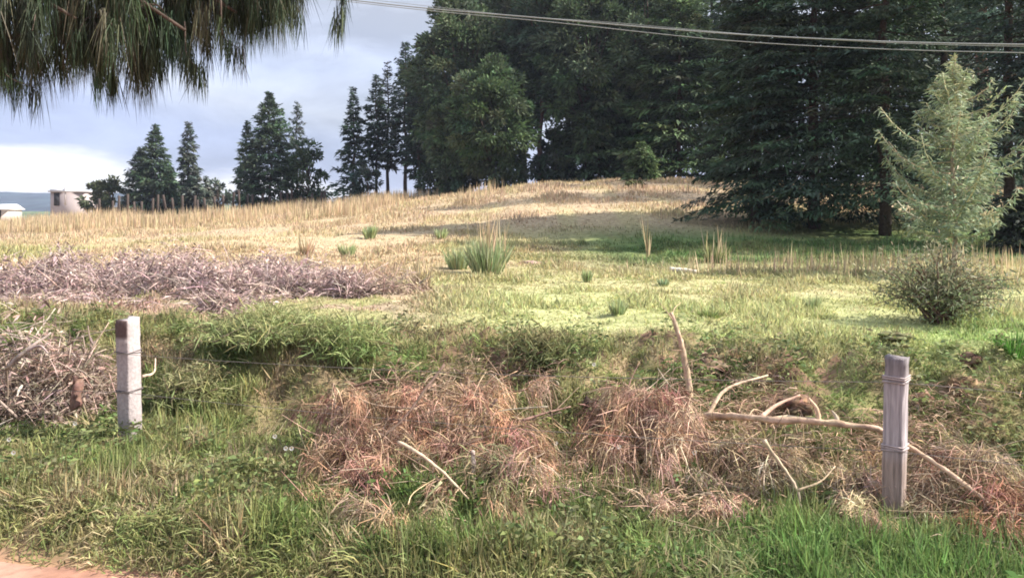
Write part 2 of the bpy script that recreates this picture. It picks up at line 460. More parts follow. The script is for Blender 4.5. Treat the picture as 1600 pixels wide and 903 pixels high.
# ------------------------------------------------------------------ tussocks, each one a thing
def tussock(px, py, wpx, hpx, col, label, nb=260, straw=0.0, name='grass_tussock', Y=None):
    if Y is None:
        Y = 4.5
        for _ in range(400):
            zz = float(H((px - 800) / F * Y, Y))
            if HOR + (EYE - zz) * F / Y <= py:
                break
            Y *= 1.006
    c = np.array([(px - 800) / F * Y, Y]); r = wpx / F * Y / 2; h = hpx / F * Y
    root = empty(name, (c[0], c[1], float(H(*c))))
    a = rng.uniform(0, 6.28, nb); rr = r * 0.45 * np.sqrt(rng.random(nb))
    p = np.stack([c[0] + np.cos(a) * rr, c[1] + np.sin(a) * rr * 0.8, np.zeros(nb)], -1); p[:, 2] = H(p[:, 0], p[:, 1]) - 0.02
    out = rng.uniform(0.05, 0.9, nb) * min(1.2, r / h)
    d = np.stack([np.cos(a) * out, np.sin(a) * out, np.ones(nb)], -1)
    g = MB(); g.strips(p, d, h * rng.uniform(0.5, 0.95, nb), max(0.008, 0.0013 * Y), rng.uniform(0.0, 0.3, nb), jit(col, nb, 0.25, 0.07))
    g.build('blades', M_GRASS, root)
    if straw:
        n = int(straw)
        p = np.stack([c[0] + rng.normal(0, r * 0.3, n), c[1] + rng.normal(0, r * 0.2, n), np.zeros(n)], -1); p[:, 2] = H(p[:, 0], p[:, 1])
        d = np.stack([rng.normal(0, 0.1, n), rng.normal(0, 0.1, n), np.ones(n)], -1)
        g = MB(); g.strips(p, d, h * rng.uniform(1.0, 1.5, n), 0.0016 * Y, 0.04, jit(C_STRAW, n, 0.15)); g.build('seed_stalks', M_GRASS, root)
    tag(root, label, 'grass tussock', 'grass tussocks in the field')


TG = [0.36, 0.41, 0.22]
tussock(762, 428, 95, 78, [0.36, 0.42, 0.24], 'largest green tussock with tall pale stalks in the middle of the field', 520, 40)
tussock(716, 420, 60, 48, TG, 'green tussock close against the left side of the largest tussock', 260)
tussock(543, 404, 34, 34, TG, 'small dark green tussock right of the purple brush row', 160)
tussock(966, 492, 40, 36, TG, 'green tussock in the sunny grass left of the upright stick', 170)
tussock(1270, 486, 34, 36, TG, 'green tussock in the sunny grass between the upright stick and the bush', 150)
tussock(917, 440, 24, 28, TG, 'tiny upright green tussock right of the largest tussock', 110)
tussock(1036, 447, 26, 18, [0.28, 0.35, 0.20], 'low bluish green tussock by the pale log', 110)
tussock(1118, 410, 66, 44, [0.22, 0.25, 0.11], 'loose tussock of long arching reeds in the tree shade', 140, 12)
tussock(1012, 402, 16, 66, C_STRAW, 'pair of tall straw stalks standing alone in the shaded grass', 8, 4)
tussock(578, 372, 34, 30, TG, 'pale green tussock on the straw slope left of centre', 130)
tussock(690, 374, 30, 24, TG, 'green tussock on the straw slope behind the largest tussock', 120)
tussock(1108, 497, 46, 22, [0.20, 0.25, 0.09], 'flat green tussock just right of the upright stick', 160)
tussock(660, 455, 40, 52, C_STRAW * 0.9, 'straw yellow tussock at the right end of the purple brush row', 90, 16)
tussock(478, 402, 36, 36, C_STRAW, 'straw yellow tussock behind the purple brush row', 100, 10)
tussock(1585, 560, 80, 50, [0.11, 0.24, 0.05], 'bright green tussock at the right edge on top of the bank', 300)


# ------------------------------------------------------------------ trees
def tree_base(px, Y):
    x = (px - 800) / F * Y
    return np.array([x, Y, float(H(x, Y))])


C_BARK = [0.085, 0.065, 0.055]


def crown_conifer(g, limbs, b, h, R, base, nb, sp, L, W, col, tipup=0.25, droop=0.35, prof=0.8, sparse=0.0, lean=(0, 0), rag=0.3):
    i = np.arange(nb); u = (i + rng.random(nb)) / nb
    u = base + (1 - base) * u ** 0.92
    az = i * 2.399 + rng.normal(0, 0.4, nb)
    ln = R * np.clip((1 - (u - base) / (1 - base)) ** prof * np.clip((1.02 - u) / 0.16, 0.15, 1) ** 0.7, 0.01, 1) * rng.uniform(1 - rag, 1 + rag * 0.6, nb)
    ln = ln * np.clip(0.55 + 2.2 * (u - base) / (1 - base), 0, 1) if base > 0.12 else ln
    ln = np.maximum(ln, 0.02 * h * rng.uniform(0.4, 1.4, nb))
    if sparse:
        k = rng.random(nb) > sparse; i, u, az, ln = i[k], u[k], az[k], ln[k]; nb = len(u)
    o = np.stack([b[0] + lean[0] * u * h, b[1] + lean[1] * u * h, b[2] + u * h], -1)
    el = np.interp(u, [base, 0.6, 1], [-0.12, 0.1, 0.55]) + rng.normal(0, 0.12, nb)
    d = np.stack([np.cos(az) * np.cos(el), np.sin(az) * np.cos(el), np.sin(el)], -1)
    brc = jit(np.ones(3), nb, 0.30, 0.07)
    if limbs is not None:
        for k in range(0, nb, max(1, nb // 60)):
            v = np.linspace(0, 0.9, 5)[:, None]
            pts = o[k] + d[k] * ln[k] * v + np.array([0, 0, -1]) * droop * ln[k] * v * v * 0.6 + np.array([0, 0, 1]) * tipup * ln[k] * v ** 4 * 0.6
            limbs.tube(pts, np.linspace(0.035, 0.008, 5) * max(0.5, h / 12), jit(C_BARK, 1)[0], 4)
    v = rng.random((nb, sp)) ** 0.7
    v = 0.12 + 0.88 * v
    sdv = np.stack([-d[:, 1], d[:, 0], np.zeros(nb)], -1); sdv /= np.linalg.norm(sdv, axis=1)[:, None] + 1e-9
    off = rng.uniform(-1, 1, (nb, sp)) * (0.10 + 0.30 * (1 - np.abs(v - 0.45) * 1.4).clip(0.1, 1)) * ln[:, None]
    p = o[:, None] + d[:, None] * (ln[:, None] * v)[..., None] + sdv[:, None] * off[..., None]
    p[..., 2] += -droop * ln[:, None] * v * v * 0.6 + tipup * ln[:, None] * v ** 4 * 0.6 - np.abs(off) * 0.25
    p += rng.normal(0, 0.055, p.shape) * L * 3 * np.array([1, 1, 0.6])
    dd = d[:, None] * 0.8 + sdv[:, None] * (np.sign(off) * rng.uniform(0.2, 1.0, (nb, sp)))[..., None] + rng.normal(0, 0.3, p.shape)
    N = nb * sp
    side = rng.normal(0, 0.5, (N, 3)); side[:, 2] += 1.0
    c = np.repeat(np.asarray(col)[None] * brc, sp, 0)
    tp = np.repeat(np.interp(u, [0.6, 0.97], [1, 0.45]), sp)
    g.strips(p.reshape(-1, 3), dd.reshape(-1, 3), tp * L * rng.uniform(0.6, 1.3, N), tp * W * rng.uniform(0.6, 1.3, N), rng.uniform(0.05, 0.55, N), jit(c, N, 0.2, 0.05), w0=0.6, side=side)


def crown_round(g, limbs, b, h, R, base, nc, sp, L, W, col, flat=0.7, rc=None, lean=(0, 0)):
    """crown of many leaf clumps spread through an uneven ellipsoid"""
    zc = b[2] + h * (base + 1) / 2; hz = h * (1 - base) / 2
    q = rng.normal(size=(nc, 3)); q /= np.linalg.norm(q, axis=1)[:, None]
    rad = rng.uniform(0.45, 1.05, nc) ** 0.6
    lump = 0.75 + 0.5 * fbm(q[:, 0] * 1.7 + b[0], q[:, 2] * 1.7 + q[:, 1] * 1.3 + b[1], 2)
    w = 1 - 0.25 * q[:, 2]
    cc = np.stack([b[0] + lean[0] * h / 2 + q[:, 0] * R * rad * lump * w, b[1] + q[:, 1] * R * rad * lump * w, zc + q[:, 2] * hz * rad], -1)
    if limbs is not None:
        for k in range(0, nc, max(1, nc // 26)):
            z0 = b[2] + h * max(0.1, base * 0.7) + (cc[k, 2] - b[2]) * 0.35
            st_ = np.array([b[0], b[1], min(z0, b[2] + h * 0.85)])
            mid = (st_ + cc[k]) / 2 + np.array([0, 0, 0.06 * h]) * rng.uniform(-0.4, 1)
            limbs.tube(smooth_path([st_, mid, cc[k]], 3), np.linspace(0.09, 0.02, 7) * h / 14, jit(C_BARK, 1)[0], 5)
    rc = (rc or R * 0.26)
    rcs = rc * rng.uniform(0.6, 1.35, nc)
    cl = jit(np.ones(3), nc, 0.24, 0.07)
    dq = rng.normal(size=(nc, sp, 3)); dq /= np.linalg.norm(dq, axis=2)[..., None]
    rr = rng.random((nc, sp)) ** 0.45
    p = cc[:, None] + dq * (rr * rcs[:, None])[..., None] * np.array([1, 1, flat])
    outw = (cc - np.array([b[0], b[1], zc])); outw /= np.linalg.norm(outw, axis=1)[:, None] + 1e-9
    dd = dq * 0.9 + outw[:, None] * 0.6 + rng.normal(0, 0.35, dq.shape); dd[..., 2] += 0.15
    N = nc * sp
    c = np.repeat(np.asarray(col)[None] * cl, sp, 0)
    g.strips(p.reshape(-1, 3), dd.reshape(-1, 3), L * rng.uniform(0.6, 1.3, N), W * rng.uniform(0.6, 1.3, N), rng.uniform(0, 0.4, N), jit(c, N, 0.2, 0.05), w0=0.5)


def tree(name, label, px, Y, top_py, wpx, kind='conifer', base=0.05, n=(150, 45), L=None, W=None, col=(0.05, 0.075, 0.045), trunk_r=None, group=None,
         h=None, cat='tree', bark=C_BARK, lean=(0, 0), bpx=None, **kw):
    b = tree_base(px, Y)
    if h is None:
        h = EYE - (top_py - HOR) / F * Y - b[2]
    R = wpx / F * Y / 2
    L = L or (0.0058 if kind == 'round' else 0.0080 if Y < 60 else 0.0068) * Y; W = W or (0.0023 if kind == 'round' else 0.0026 if Y < 60 else 0.0024) * Y
    root = empty(name, b)
    tr = MB(); g = MB()
    r0 = trunk_r or 0.011 * h + 0.03
    zz = np.linspace(-0.15, 0.97 * h if kind == 'conifer' else 0.85 * h, 9)
    wob = rng.normal(0, 0.006 * h, (9, 2)); wob[0] = wob[1] = wob[-1] = 0
    pts = np.stack([b[0] + lean[0] * zz + wob[:, 0], b[1] + lean[1] * zz + wob[:, 1], b[2] + zz], -1)
    tr.tube(pts, np.linspace(r0, r0 * 0.12, 9), bark, 8, 0.08)
    if kind == 'conifer':
        crown_conifer(g, tr, b, h, R, base, n[0], n[1], L, W, col, lean=lean, **kw)
    else:
        crown_round(g, tr, b, h, R, base, n[0], n[1], L, W, col, lean=lean, **kw)
    tr.build('trunk', M_BARK, root, smooth=True)
    g.build('crown', M_LEAF, root)
    return tag(root, label, cat, group)


DK = (0.075, 0.112, 0.070); DB = (0.068, 0.100, 0.078); MG = (0.088, 0.126, 0.070); LG = (0.115, 0.165, 0.075); GY = (0.10, 0.12, 0.10)
G1 = 'conifers along the left skyline'; G2 = 'thin pines at the left end of the wood'; G3 = 'tall trees of the wood on the rise'; G4 = 'dark conifers on the right'
# left skyline
tree('conifer_tree', 'pointed dark conifer rising tallest of the leftmost tree clump', 243, 78, 196, 82, col=DK, group=G1, n=(150, 34), prof=0.75)
tree('conifer_tree', 'shorter grey green conifer leaning on the left side of the leftmost pointed conifer', 219, 79, 232, 66, col=GY, group=G1, n=(110, 30), prof=0.6)
tree('conifer_tree', 'small ragged conifer at the right foot of the leftmost pointed conifer', 264, 76, 262, 44, col=DK, group=G1, n=(80, 24))
tree('round_shrub', 'round dark shrub just right of the small pale house', 150, 82, 286, 36, 'round', 0.05, (26, 40), col=(0.06, 0.075, 0.04), cat='shrub')
tree('round_shrub', 'flat topped dark shrub between the round shrub and the leftmost conifers', 176, 80, 280, 44, 'round', 0.05, (30, 40), col=(0.055, 0.07, 0.04), cat='shrub')
tree('conifer_tree', 'very slender grey conifer standing apart right of the leftmost clump', 292, 80, 192, 34, col=GY, group=G1, n=(120, 22), prof=0.45, rag=0.6, base=0.1, lean=(0.02, 0))
tree('conifer_tree', 'low bushy conifer at the foot of the slender grey conifer', 304, 79, 268, 42, col=GY, group=G1, n=(70, 22), prof=0.5)
tree('conifer_tree', 'tiny thin conifer between the slender grey conifer and the big bushy one', 322, 82, 276, 14, col=GY, group=G1, n=(50, 16))
tree('round_tree', 'small grey round tree just left of the big bushy conifer', 341, 84, 273, 34, 'round', 0.1, (22, 36), col=GY, group=G1)
tree('conifer_tree', 'big bushy conifer with the highest point on the left skyline', 421, 74, 146, 112, col=DK, group=G1, n=(230, 42), prof=0.62, rag=0.45)
tree('conifer_tree', 'narrow second spire on the left shoulder of the big bushy conifer', 386, 75, 190, 40, col=DK, group=G1, n=(100, 26), prof=0.5)
tree('conifer_tree', 'thin sparse spire poking up behind the right side of the big bushy conifer', 464, 77, 162, 62, col=GY, group=G1, n=(110, 22), prof=0.6, sparse=0.2, rag=0.6)
tree('round_tree', 'rounded green tree at the right foot of the big bushy conifer', 482, 73, 222, 66, 'round', 0.0, (50, 46), col=(0.055, 0.085, 0.045), group=G1)
# thin trees at the left end of the wood, trunks seen against the sky
tree('conifer_tree', 'spiky open conifer first at the left end of the wood', 552, 66, 138, 66, col=DB, group=G2, n=(120, 30), base=0.04, prof=0.75, rag=0.5)
tree('pine_tree', 'thin pine second from the left end of the wood with a bare lower trunk', 588, 67, 118, 54, col=DB, group=G2, n=(100, 28), base=0.30, prof=0.45, rag=0.6)
tree('pine_tree', 'thin pale topped pine with sky showing through its crown', 606, 69, 97, 44, col=GY, group=G2, n=(90, 24), base=0.22, prof=0.4, rag=0.6, sparse=0.15)
tree('pine_tree', 'tallest thin pine of the group standing left of the round crowned trees', 633, 66, 68, 62, col=DB, group=G2, n=(130, 30), base=0.25, prof=0.45, rag=0.5)
tree('pine_tree', 'dark narrow pine tucked against the first big round crown', 655, 64, 105, 56, col=DB, group=G2, n=(110, 30), base=0.16, prof=0.4, rag=0.5)
tree('round_shrub', 'low dark shrub under the thin pines', 575, 63, 262, 46, 'round', 0.0, (24, 40), col=DB, cat='shrub')
tree('round_shrub', 'low dark shrub at the foot of the tallest thin pine', 672, 60, 256, 44, 'round', 0.0, (24, 40), col=DK, cat='shrub')
# the wood on the rise
K = dict(kind='round', group=G3)
tree('broad_tree', 'big round crowned tree at the left edge of the wood on the rise', 722, 58, -14, 150, base=0.2, n=(170, 150), col=MG, **K)
tree('broad_tree', 'broad mid green tree in front of the big round crown with low branches', 765, 52, 92, 128, base=0.1, n=(130, 150), col=(0.085, 0.128, 0.064), **K)
tree('broad_tree', 'lower green tree with its crown reaching down to the straw slope', 712, 54, 150, 84, base=0.02, n=(95, 140), col=MG, **K)
tree('broad_tree', 'tall grey green tree behind the broad one with its top above the picture', 812, 62, -60, 150, base=0.25, n=(170, 150), col=(0.10, 0.13, 0.075), **K)
tree('pine_tree', 'dark pine with bare purple brown trunk framed by sky gaps in the wood', 846, 57, -50, 90, base=0.42, n=(85, 120), col=DK, bark=[0.13, 0.075, 0.07], **K)
tree('broad_tree', 'tall dense tree right of the sky gaps in the middle of the wood', 918, 55, -60, 150, base=0.12, n=(170, 150), col=MG, **K)
tree('conifer_tree', 'drooping conifer low in front of the middle of the wood', 936, 55, 70, 160, base=0.02, n=(200, 80), col=(0.085, 0.125, 0.068), group=G3, prof=0.6)
tree('broad_tree', 'tall pale green tree near the centre right of the wood', 1010, 56, -80, 160, base=0.2, n=(170, 150), col=(0.095, 0.132, 0.075), **K)
tree('conifer_tree', 'wide conifer with fine drooping sprays right of the middle of the wood', 1062, 52, -40, 220, base=0.03, n=(260, 90), col=(0.09, 0.135, 0.07), group=G3, prof=0.6)
tree('young_conifer', 'small pale green young conifer before the wood at the top of the straw slope', 1003, 46, 224, 52, base=0.02, n=(90, 34), col=LG, prof=0.55)
tree('round_shrub', 'little round bush on the straw slope below the small young conifer', 992, 41, 286, 26, 'round', 0.0, (16, 34), col=(0.12, 0.13, 0.06), cat='shrub')
tree('round_shrub', 'dark undergrowth bush at the foot of the left part of the wood', 790, 53, 236, 90, 'round', 0.0, (40, 46), col=DB, cat='shrub')
tree('round_shrub', 'dark undergrowth bush beneath the pine with the purple trunk', 868, 54, 240, 80, 'round', 0.0, (36, 46), col=DB, cat='shrub')
tree('broad_tree', 'tall tree filling the back of the wood behind its left edge', 700, 70, 20, 130, base=0.1, n=(130, 120), col=DK, **K)
tree('broad_tree', 'tall tree filling the back of the wood behind the broad mid green tree', 770, 72, -60, 140, base=0.3, n=(130, 120), col=MG, **K)
tree('broad_tree', 'tall tree filling the back of the wood right of the purple trunk', 890, 74, -70, 130, base=0.35, n=(130, 120), col=DK, **K)
tree('broad_tree', 'tall tree filling the back of the wood behind the wide conifer', 1050, 70, -90, 150, base=0.05, n=(130, 120), col=MG, **K)
tree('broad_tree', 'tree crown filling the back of the wood behind the pale green tree', 965, 72, -40, 150, base=0.1, n=(130, 120), col=DK, **K)
tree('broad_tree', 'tree crown filling the back of the wood at the upper right centre', 1110, 66, -90, 200, base=0.05, n=(150, 80), col=DK, **K)
# the dark conifers at right
tree('conifer_tree', 'dark conifer at the left front of the right hand group with low sweeping boughs', 1180, 29, -160, 230, base=0.06, n=(230, 130), col=DK, group=G4, prof=0.65, trunk_r=0.2, droop=0.5)
tree('conifer_tree', 'largest dark conifer standing over the deepest shade at right', 1272, 28, -260, 340, base=0.095, n=(270, 150), col=(0.072, 0.110, 0.072), group=G4, prof=0.6, trunk_r=0.22, droop=0.55)
tree('conifer_tree', 'dark conifer between the largest one and the pale young conifer', 1384, 26, -260, 290, base=0.10, n=(250, 140), col=DK, group=G4, prof=0.6, trunk_r=0.2, droop=0.5)
tree('conifer_tree', 'dark conifer behind the pale young conifer', 1470, 30, -240, 280, base=0.06, n=(230, 120), col=DB, group=G4, prof=0.6, trunk_r=0.2)
tree('conifer_tree', 'dark conifer right of the pale young conifer with its bare trunk showing', 1577, 23, -420, 240, base=0.14, n=(220, 110), col=DB, group=G4, prof=0.5, trunk_r=0.16)
tree('conifer_tree', 'dark conifer cut by the right edge of the picture', 1675, 21, -420, 280, base=0.05, n=(220, 110), col=DB, group=G4, prof=0.6, trunk_r=0.2)
tree('conifer_tree', 'tall conifer closing the back of the dark group above the largest conifer', 1290, 52, -180, 220, base=0.03, n=(220, 80), col=DK, group=G4, prof=0.5)
tree('conifer_tree', 'tall conifer closing the back of the dark group left of the bare trunks', 1370, 50, -200, 230, base=0.03, n=(220, 80), col=DK, group=G4, prof=0.5)
tree('pine_tree', 'tall bare trunked pine high at the upper right behind the cables', 1536, 36, -420, 200, base=0.35, n=(200, 46), col=DB, group=G4, prof=0.4, trunk_r=0.32, bark=[0.15, 0.085, 0.07])
tree('pine_tree', 'second bare trunked pine farther back at the upper right corner', 1600, 42, -360, 220, base=0.15, n=(240, 46), col=DB, group=G4, prof=0.4, trunk_r=0.3)
tree('conifer_tree', 'dark conifer deep in the group behind the pale young conifer top', 1450, 54, -220, 250, base=0.03, n=(220, 80), col=DB, group=G4, prof=0.5)
tree('conifer_tree', 'low young dark conifer under the right hand group near the right edge', 1590, 20, 300, 90, base=0.02, n=(120, 40), col=(0.06, 0.075, 0.05), group=G4)
tree('round_shrub', 'tall dark shrub closing most of the sky gap beside the pine with the purple trunk', 864, 60, 196, 56, 'round', 0.0, (50, 110), col=DB, cat='shrub')
tree('round_shrub', 'dark twiggy bush at the foot of the largest dark conifer', 1200, 31, 318, 60, 'round', 0.0, (26, 46), col=(0.07, 0.075, 0.05), cat='shrub')

tree('conifer_tree', 'dense conifer behind the wood filling between the wide conifer and the dark group', 1165, 60, -120, 220, base=0.0, n=(220, 80), col=DK, group=G3, prof=0.45)
tree('broad_tree', 'broad tree at the very back between the tall dense tree and the pale green one', 975, 82, -40, 150, base=0.0, n=(130, 120), col=DK, **K)
tree('broad_tree', 'broad tree at the very back behind the tall grey green tree', 820, 84, -30, 110, base=0.4, n=(120, 80), col=DK, **K)
tree('conifer_tree', 'dense conifer at the very back of the dark group near the right edge', 1540, 58, -200, 240, base=0.0, n=(220, 80), col=DB, group=G4, prof=0.45)
# pale young conifer, branches seen one by one
b = tree_base(1490, 15.0)
YH = EYE - (84 - HOR) / F * 15.0 - b[2]
root = empty('young_conifer', b)
tr = MB(); g = MB()
zz = np.linspace(-0.1, YH, 12)
px_ = np.stack([b[0] + 0.03 * np.sin(zz * 2), b[1] + 0 * zz, b[2] + zz], -1)
tr.tube(px_, np.linspace(0.055, 0.006, 12), [0.34, 0.28, 0.22], 8, 0.05)
nb = 64
for k in range(nb):
    u = 0.16 + 0.80 * (k + rng.random()) / nb
    az = k * 2.399 + rng.normal(0, 0.3)
    ln = 1.28 * float(np.interp(u, [0.1, 0.35, 0.62, 0.8, 1.0], [0.75, 1.0, 0.88, 0.48, 0.08])) * rng.uniform(0.6, 1.35)
    rise = rng.uniform(-0.05, 0.65) * (0.5 + u)
    o = np.array([b[0], b[1], b[2] + u * YH * 0.94])
    d = np.array([math.cos(az), math.sin(az), 0])
    v = np.linspace(0, 1, 7)[:, None]
    pts = o + d * ln * v + np.array([0, 0, 1]) * ln * (rise * v ** 1.6 + 0.25 * v ** 4) + rng.normal(0, 0.015, (7, 3)) * v
    tr.tube(pts, np.linspace(0.016, 0.006, 7), jit([0.46, 0.42, 0.30], 1)[0], 5)
    n = 160 if u < 0.65 else 85
    vi = rng.random(n) ** 0.8
    P = np.stack([np.interp(vi, v[:, 0], pts[:, j]) for j in range(3)], -1)
    sd = np.array([-d[1], d[0], 0])
    off = rng.normal(0, 0.13, n) * ln * (1.1 - vi)
    P = P + sd * off[:, None] + rng.normal(0, 0.03, (n, 3)); P[:, 2] -= np.abs(off) * 0.3
    D = d * 0.5 + sd * (np.sign(off) * 0.8)[:, None] + rng.normal(0, 0.45, (n, 3))
    cc = mixc([0.21, 0.285, 0.195], [0.37, 0.39, 0.22], np.clip(rng.normal(0.25 + 0.5 * (u - 0.3), 0.25, n), 0, 1))
    g.strips(P, D, rng.uniform(0.07, 0.17, n), rng.uniform(0.018, 0.035, n), rng.uniform(0, 0.5, n), jit(cc, n, 0.18, 0.05), w0=0.7)
n = 160
q = rng.random(n); P = np.stack([b[0] + rng.normal(0, 0.10, n) * (1 - q), b[1] + rng.normal(0, 0.10, n) * (1 - q), b[2] + YH * (0.78 + 0.21 * q)], -1)
D = rng.normal(0, 1, (n, 3)); D[:, 2] = np.abs(D[:, 2]) + 0.4
g.strips(P, D, rng.uniform(0.05, 0.14, n), 0.022, 0.1, jit([0.34, 0.35, 0.19], n, 0.2), w0=0.7)
tr.build('trunk', M_BARK, root, smooth=True); g.build('crown', M_LEAF, root)
tag(root, 'pale silvery young conifer with upturned tips standing sunlit before the dark trees', 'tree')


# twiggy bush beneath it
def bush(px, py, Y, wpx, hpx, label, stems=46, leaves=2600, cols=((0.10, 0.13, 0.07), (0.26, 0.20, 0.15)), name='twiggy_bush', leaf=(0.035, 0.09, 0.010, 0.022)):
    x = (px - 800) / F * Y; b = np.array([x, Y, float(H(x, Y))]); R = wpx / F * Y / 2; h = hpx / F * Y
    root = empty(name, b)
    tr = MB(); g = MB()
    per = leaves // stems
    for k in range(stems):
        a = rng.uniform(0, 6.28); o = rng.uniform(0.1, 1.05)
        tip = b + np.array([math.cos(a) * R * o, math.sin(a) * R * o * 0.8, h * rng.uniform(0.3, 1.15) * (1.05 - 0.45 * o * o)])
        mid = (b + tip) / 2 + np.array([0, 0, h * 0.18]) + rng.normal(0, 0.04, 3)
        pts = smooth_path([b + rng.normal(0, 0.06, 3) * [1, 1, 0], mid, tip], 4)
        tr.tube(pts, np.linspace(0.011, 0.003, len(pts)), jit([0.16, 0.11, 0.085], 1)[0], 4)
        vi = rng.uniform(0.25, 1, per)
        P = np.stack([np.interp(vi, np.linspace(0, 1, len(pts)), pts[:, j]) for j in range(3)], -1) + rng.normal(0, 0.085, (per, 3))
        P[:, 2] = np.maximum(P[:, 2], b[2] + 0.03)
        c = mixc(cols[0], cols[1], np.clip(rng.normal(0.35 * rng.random() + 0.5 * (P[:, 2] - b[2]) / h - 0.1, 0.2), 0, 1))
        D = rng.normal(size=(per, 3)) + np.array([0, 0, 0.4])
        g.strips(P, D, rng.uniform(leaf[0], leaf[1], per), rng.uniform(leaf[2], leaf[3], per), 0.2, jit(c, per, 0.25), w0=0.5)
    tr.build('stems', M_BARK, root); g.build('leaves', M_LEAF, root)
    return tag(root, label, 'bush')


bush(1470, 512, 9.3, 230, 108, 'grey green twiggy bush on the lawn below the pale young conifer', 90, 5600, ((0.17, 0.22, 0.12), (0.32, 0.28, 0.19)))
bush(420, 568, 8.6, 280, 25, 'wide shaggy green bush at the top of the bank right of the pale post', 60, 6000, ((0.20, 0.25, 0.10), (0.33, 0.33, 0.16)), 'leafy_bush', (0.06, 0.2, 0.006, 0.014))
bush(300, 606, 8.0, 160, 34, 'olive shaggy bush just behind the pale post on its right', 40, 3200, ((0.19, 0.22, 0.09), (0.32, 0.29, 0.16)), 'leafy_bush', (0.06, 0.2, 0.006, 0.014))
bush(540, 590, 8.3, 160, 28, 'light green shaggy bush on the bank left of the brown bough heap', 40, 3200, ((0.18, 0.25, 0.09), (0.30, 0.32, 0.14)), 'leafy_bush', (0.06, 0.2, 0.006, 0.014))
bush(850, 575, 7.9, 120, 18, 'low shaggy bush on the lip of the bank above the brown bough heap', 30, 2000, ((0.13, 0.17, 0.07), (0.22, 0.20, 0.10)), 'leafy_bush', (0.06, 0.2, 0.006, 0.014))

# pine outside the left edge whose boughs hang into the picture
b = np.array([-5.6, 4.6, float(H(-5.6, 4.6))])
root = empty('overhanging_pine', b)
tr = MB(); g = MB()
zz = np.linspace(-0.2, 9, 12)
tr.tube(np.stack([b[0] + 0.05 * np.sin(zz), b[1] + 0 * zz, b[2] + zz], -1), np.linspace(0.2, 0.05, 12), C_BARK, 10, 0.06)
nd = (0.045, 0.064, 0.038)
limbs_ = []
for (px, py, Y) in ((20, 60, 5.0), (70, 95, 5.1), (120, 30, 4.9), (170, 40, 5.3), (205, 62, 5.0), (250, 30, 5.2), (290, 48, 5.0), (330, 15, 5.3), (370, 20, 5.1),
                    (300, 75, 5.4), (150, -10, 5.6), (410, 5, 5.2), (470, -10, 5.1), (525, -12, 5.2), (440, -15, 5.5), (500, -30, 5.6), (30, 20, 5.6), (240, -20, 5.8), (-60, 60, 5.2), (-120, 40, 5.6)):
    e_ = at(px, py, Y); z0 = 3.5 + 0.0016 * (px + 100)
    limbs_.append(((-5.6, 4.6, z0), ((-5.6 + e_[0]) / 2 - 0.1, 4.6 + (Y - 4.6) * 0.6, max(z0, e_[2]) + 0.22), tuple(e_)))
limbs_ += [((-5.6, 4.6, 4.6), (-6.9, 4.2, 4.7), (-7.9, 4.0, 4.2)), ((-5.6, 4.6, 5.2), (-5.2, 5.9, 5.4), (-5.0, 7.0, 5.0)), ((-5.6, 4.6, 5.4), (-5.9, 3.2, 5.6), (-6.2, 2.0, 5.2)),
           ((-5.6, 4.6, 6.2), (-4.5, 4.9, 6.5), (-3.4, 5.2, 6.2)), ((-5.6, 4.6, 7.0), (-6.5, 5.0, 7.3), (-7.3, 5.5, 7.0)), ((-5.6, 4.6, 7.8), (-5.0, 5.4, 8.1), (-4.5, 6.0, 7.9))]
for li, l in enumerate(limbs_):
    pts = smooth_path(l, 8); K_ = len(pts)
    tr.tube(pts, np.linspace(0.05, 0.010, K_), C_BARK, 6)
    for j in range(17):
        v = 1 - 0.75 * rng.random() ** 1.6; i = int(v * (K_ - 1)); p0 = pts[i]
        az = rng.uniform(0, 6.28); ln = rng.uniform(0.08, 0.34)
        tip = p0 + np.array([math.cos(az) * ln * 0.8, math.sin(az) * ln * 0.7, -rng.uniform(0.0, 0.30)])
        tw = smooth_path([p0, (p0 + tip) / 2 + [0, 0, 0.06], tip], 4)
        tr.tube(tw, np.linspace(0.008, 0.003, len(tw)), C_BARK, 4)
        for m in range(4):
            c0 = tw[rng.integers(3, len(tw))]
            n = 30
            D = rng.normal(0, 0.20, (n, 3)) + np.array([0, 0, -1.0]) + (tip - p0) * 0.35
            cl = jit(nd, 1, 0.35, 0.1)[0]
            if rng.random() < 0.22:
                cl = np.array([0.13, 0.13, 0.085])
            g.strips(c0 + rng.normal(0, 0.025, (n, 3)), D, rng.uniform(0.16, 0.34, n), 0.0045, 0.25, jit(cl, n, 0.25), w0=1.0)
for (px, py, Y) in ((62, 182, 4.9), (22, 150, 5.0), (150, 160, 5.0), (178, 165, 5.2), (250, 142, 5.1), (318, 148, 5.0), (300, 140, 5.3), (376, 118, 5.0), (100, 140, 5.2), (525, 75, 5.1), (420, 70, 5.0), (470, 60, 5.3)):
    e_ = at(px, py, Y); top = e_ + np.array([rng.normal(-0.08, 0.08), rng.normal(0, 0.05), rng.uniform(0.45, 0.65)])
    tw = smooth_path([top, (top + e_) / 2 + rng.normal(0, 0.03, 3), e_ + [0, 0, 0.16]], 6)
    tr.tube(tw, np.linspace(0.006, 0.002, len(tw)), C_BARK, 4)
    for m in range(9):
        c0 = tw[int(len(tw) * (0.25 + 0.74 * (m + 0.5) / 9))]
        n = 16
        D = rng.normal(0, 0.15, (n, 3)) + np.array([0, 0, -1.0])
        g.strips(c0 + rng.normal(0, 0.018, (n, 3)), D, rng.uniform(0.10, 0.22, n), 0.0045, 0.2, jit(jit(nd, 1, 0.3, 0.1)[0], n, 0.25), w0=1.0)
tr.build('trunk', M_BARK, root, smooth=True); g.build('needles', M_LEAF, root)
tag(root, 'dark pine outside the left edge with long drooping needles hanging across the upper left sky', 'tree')


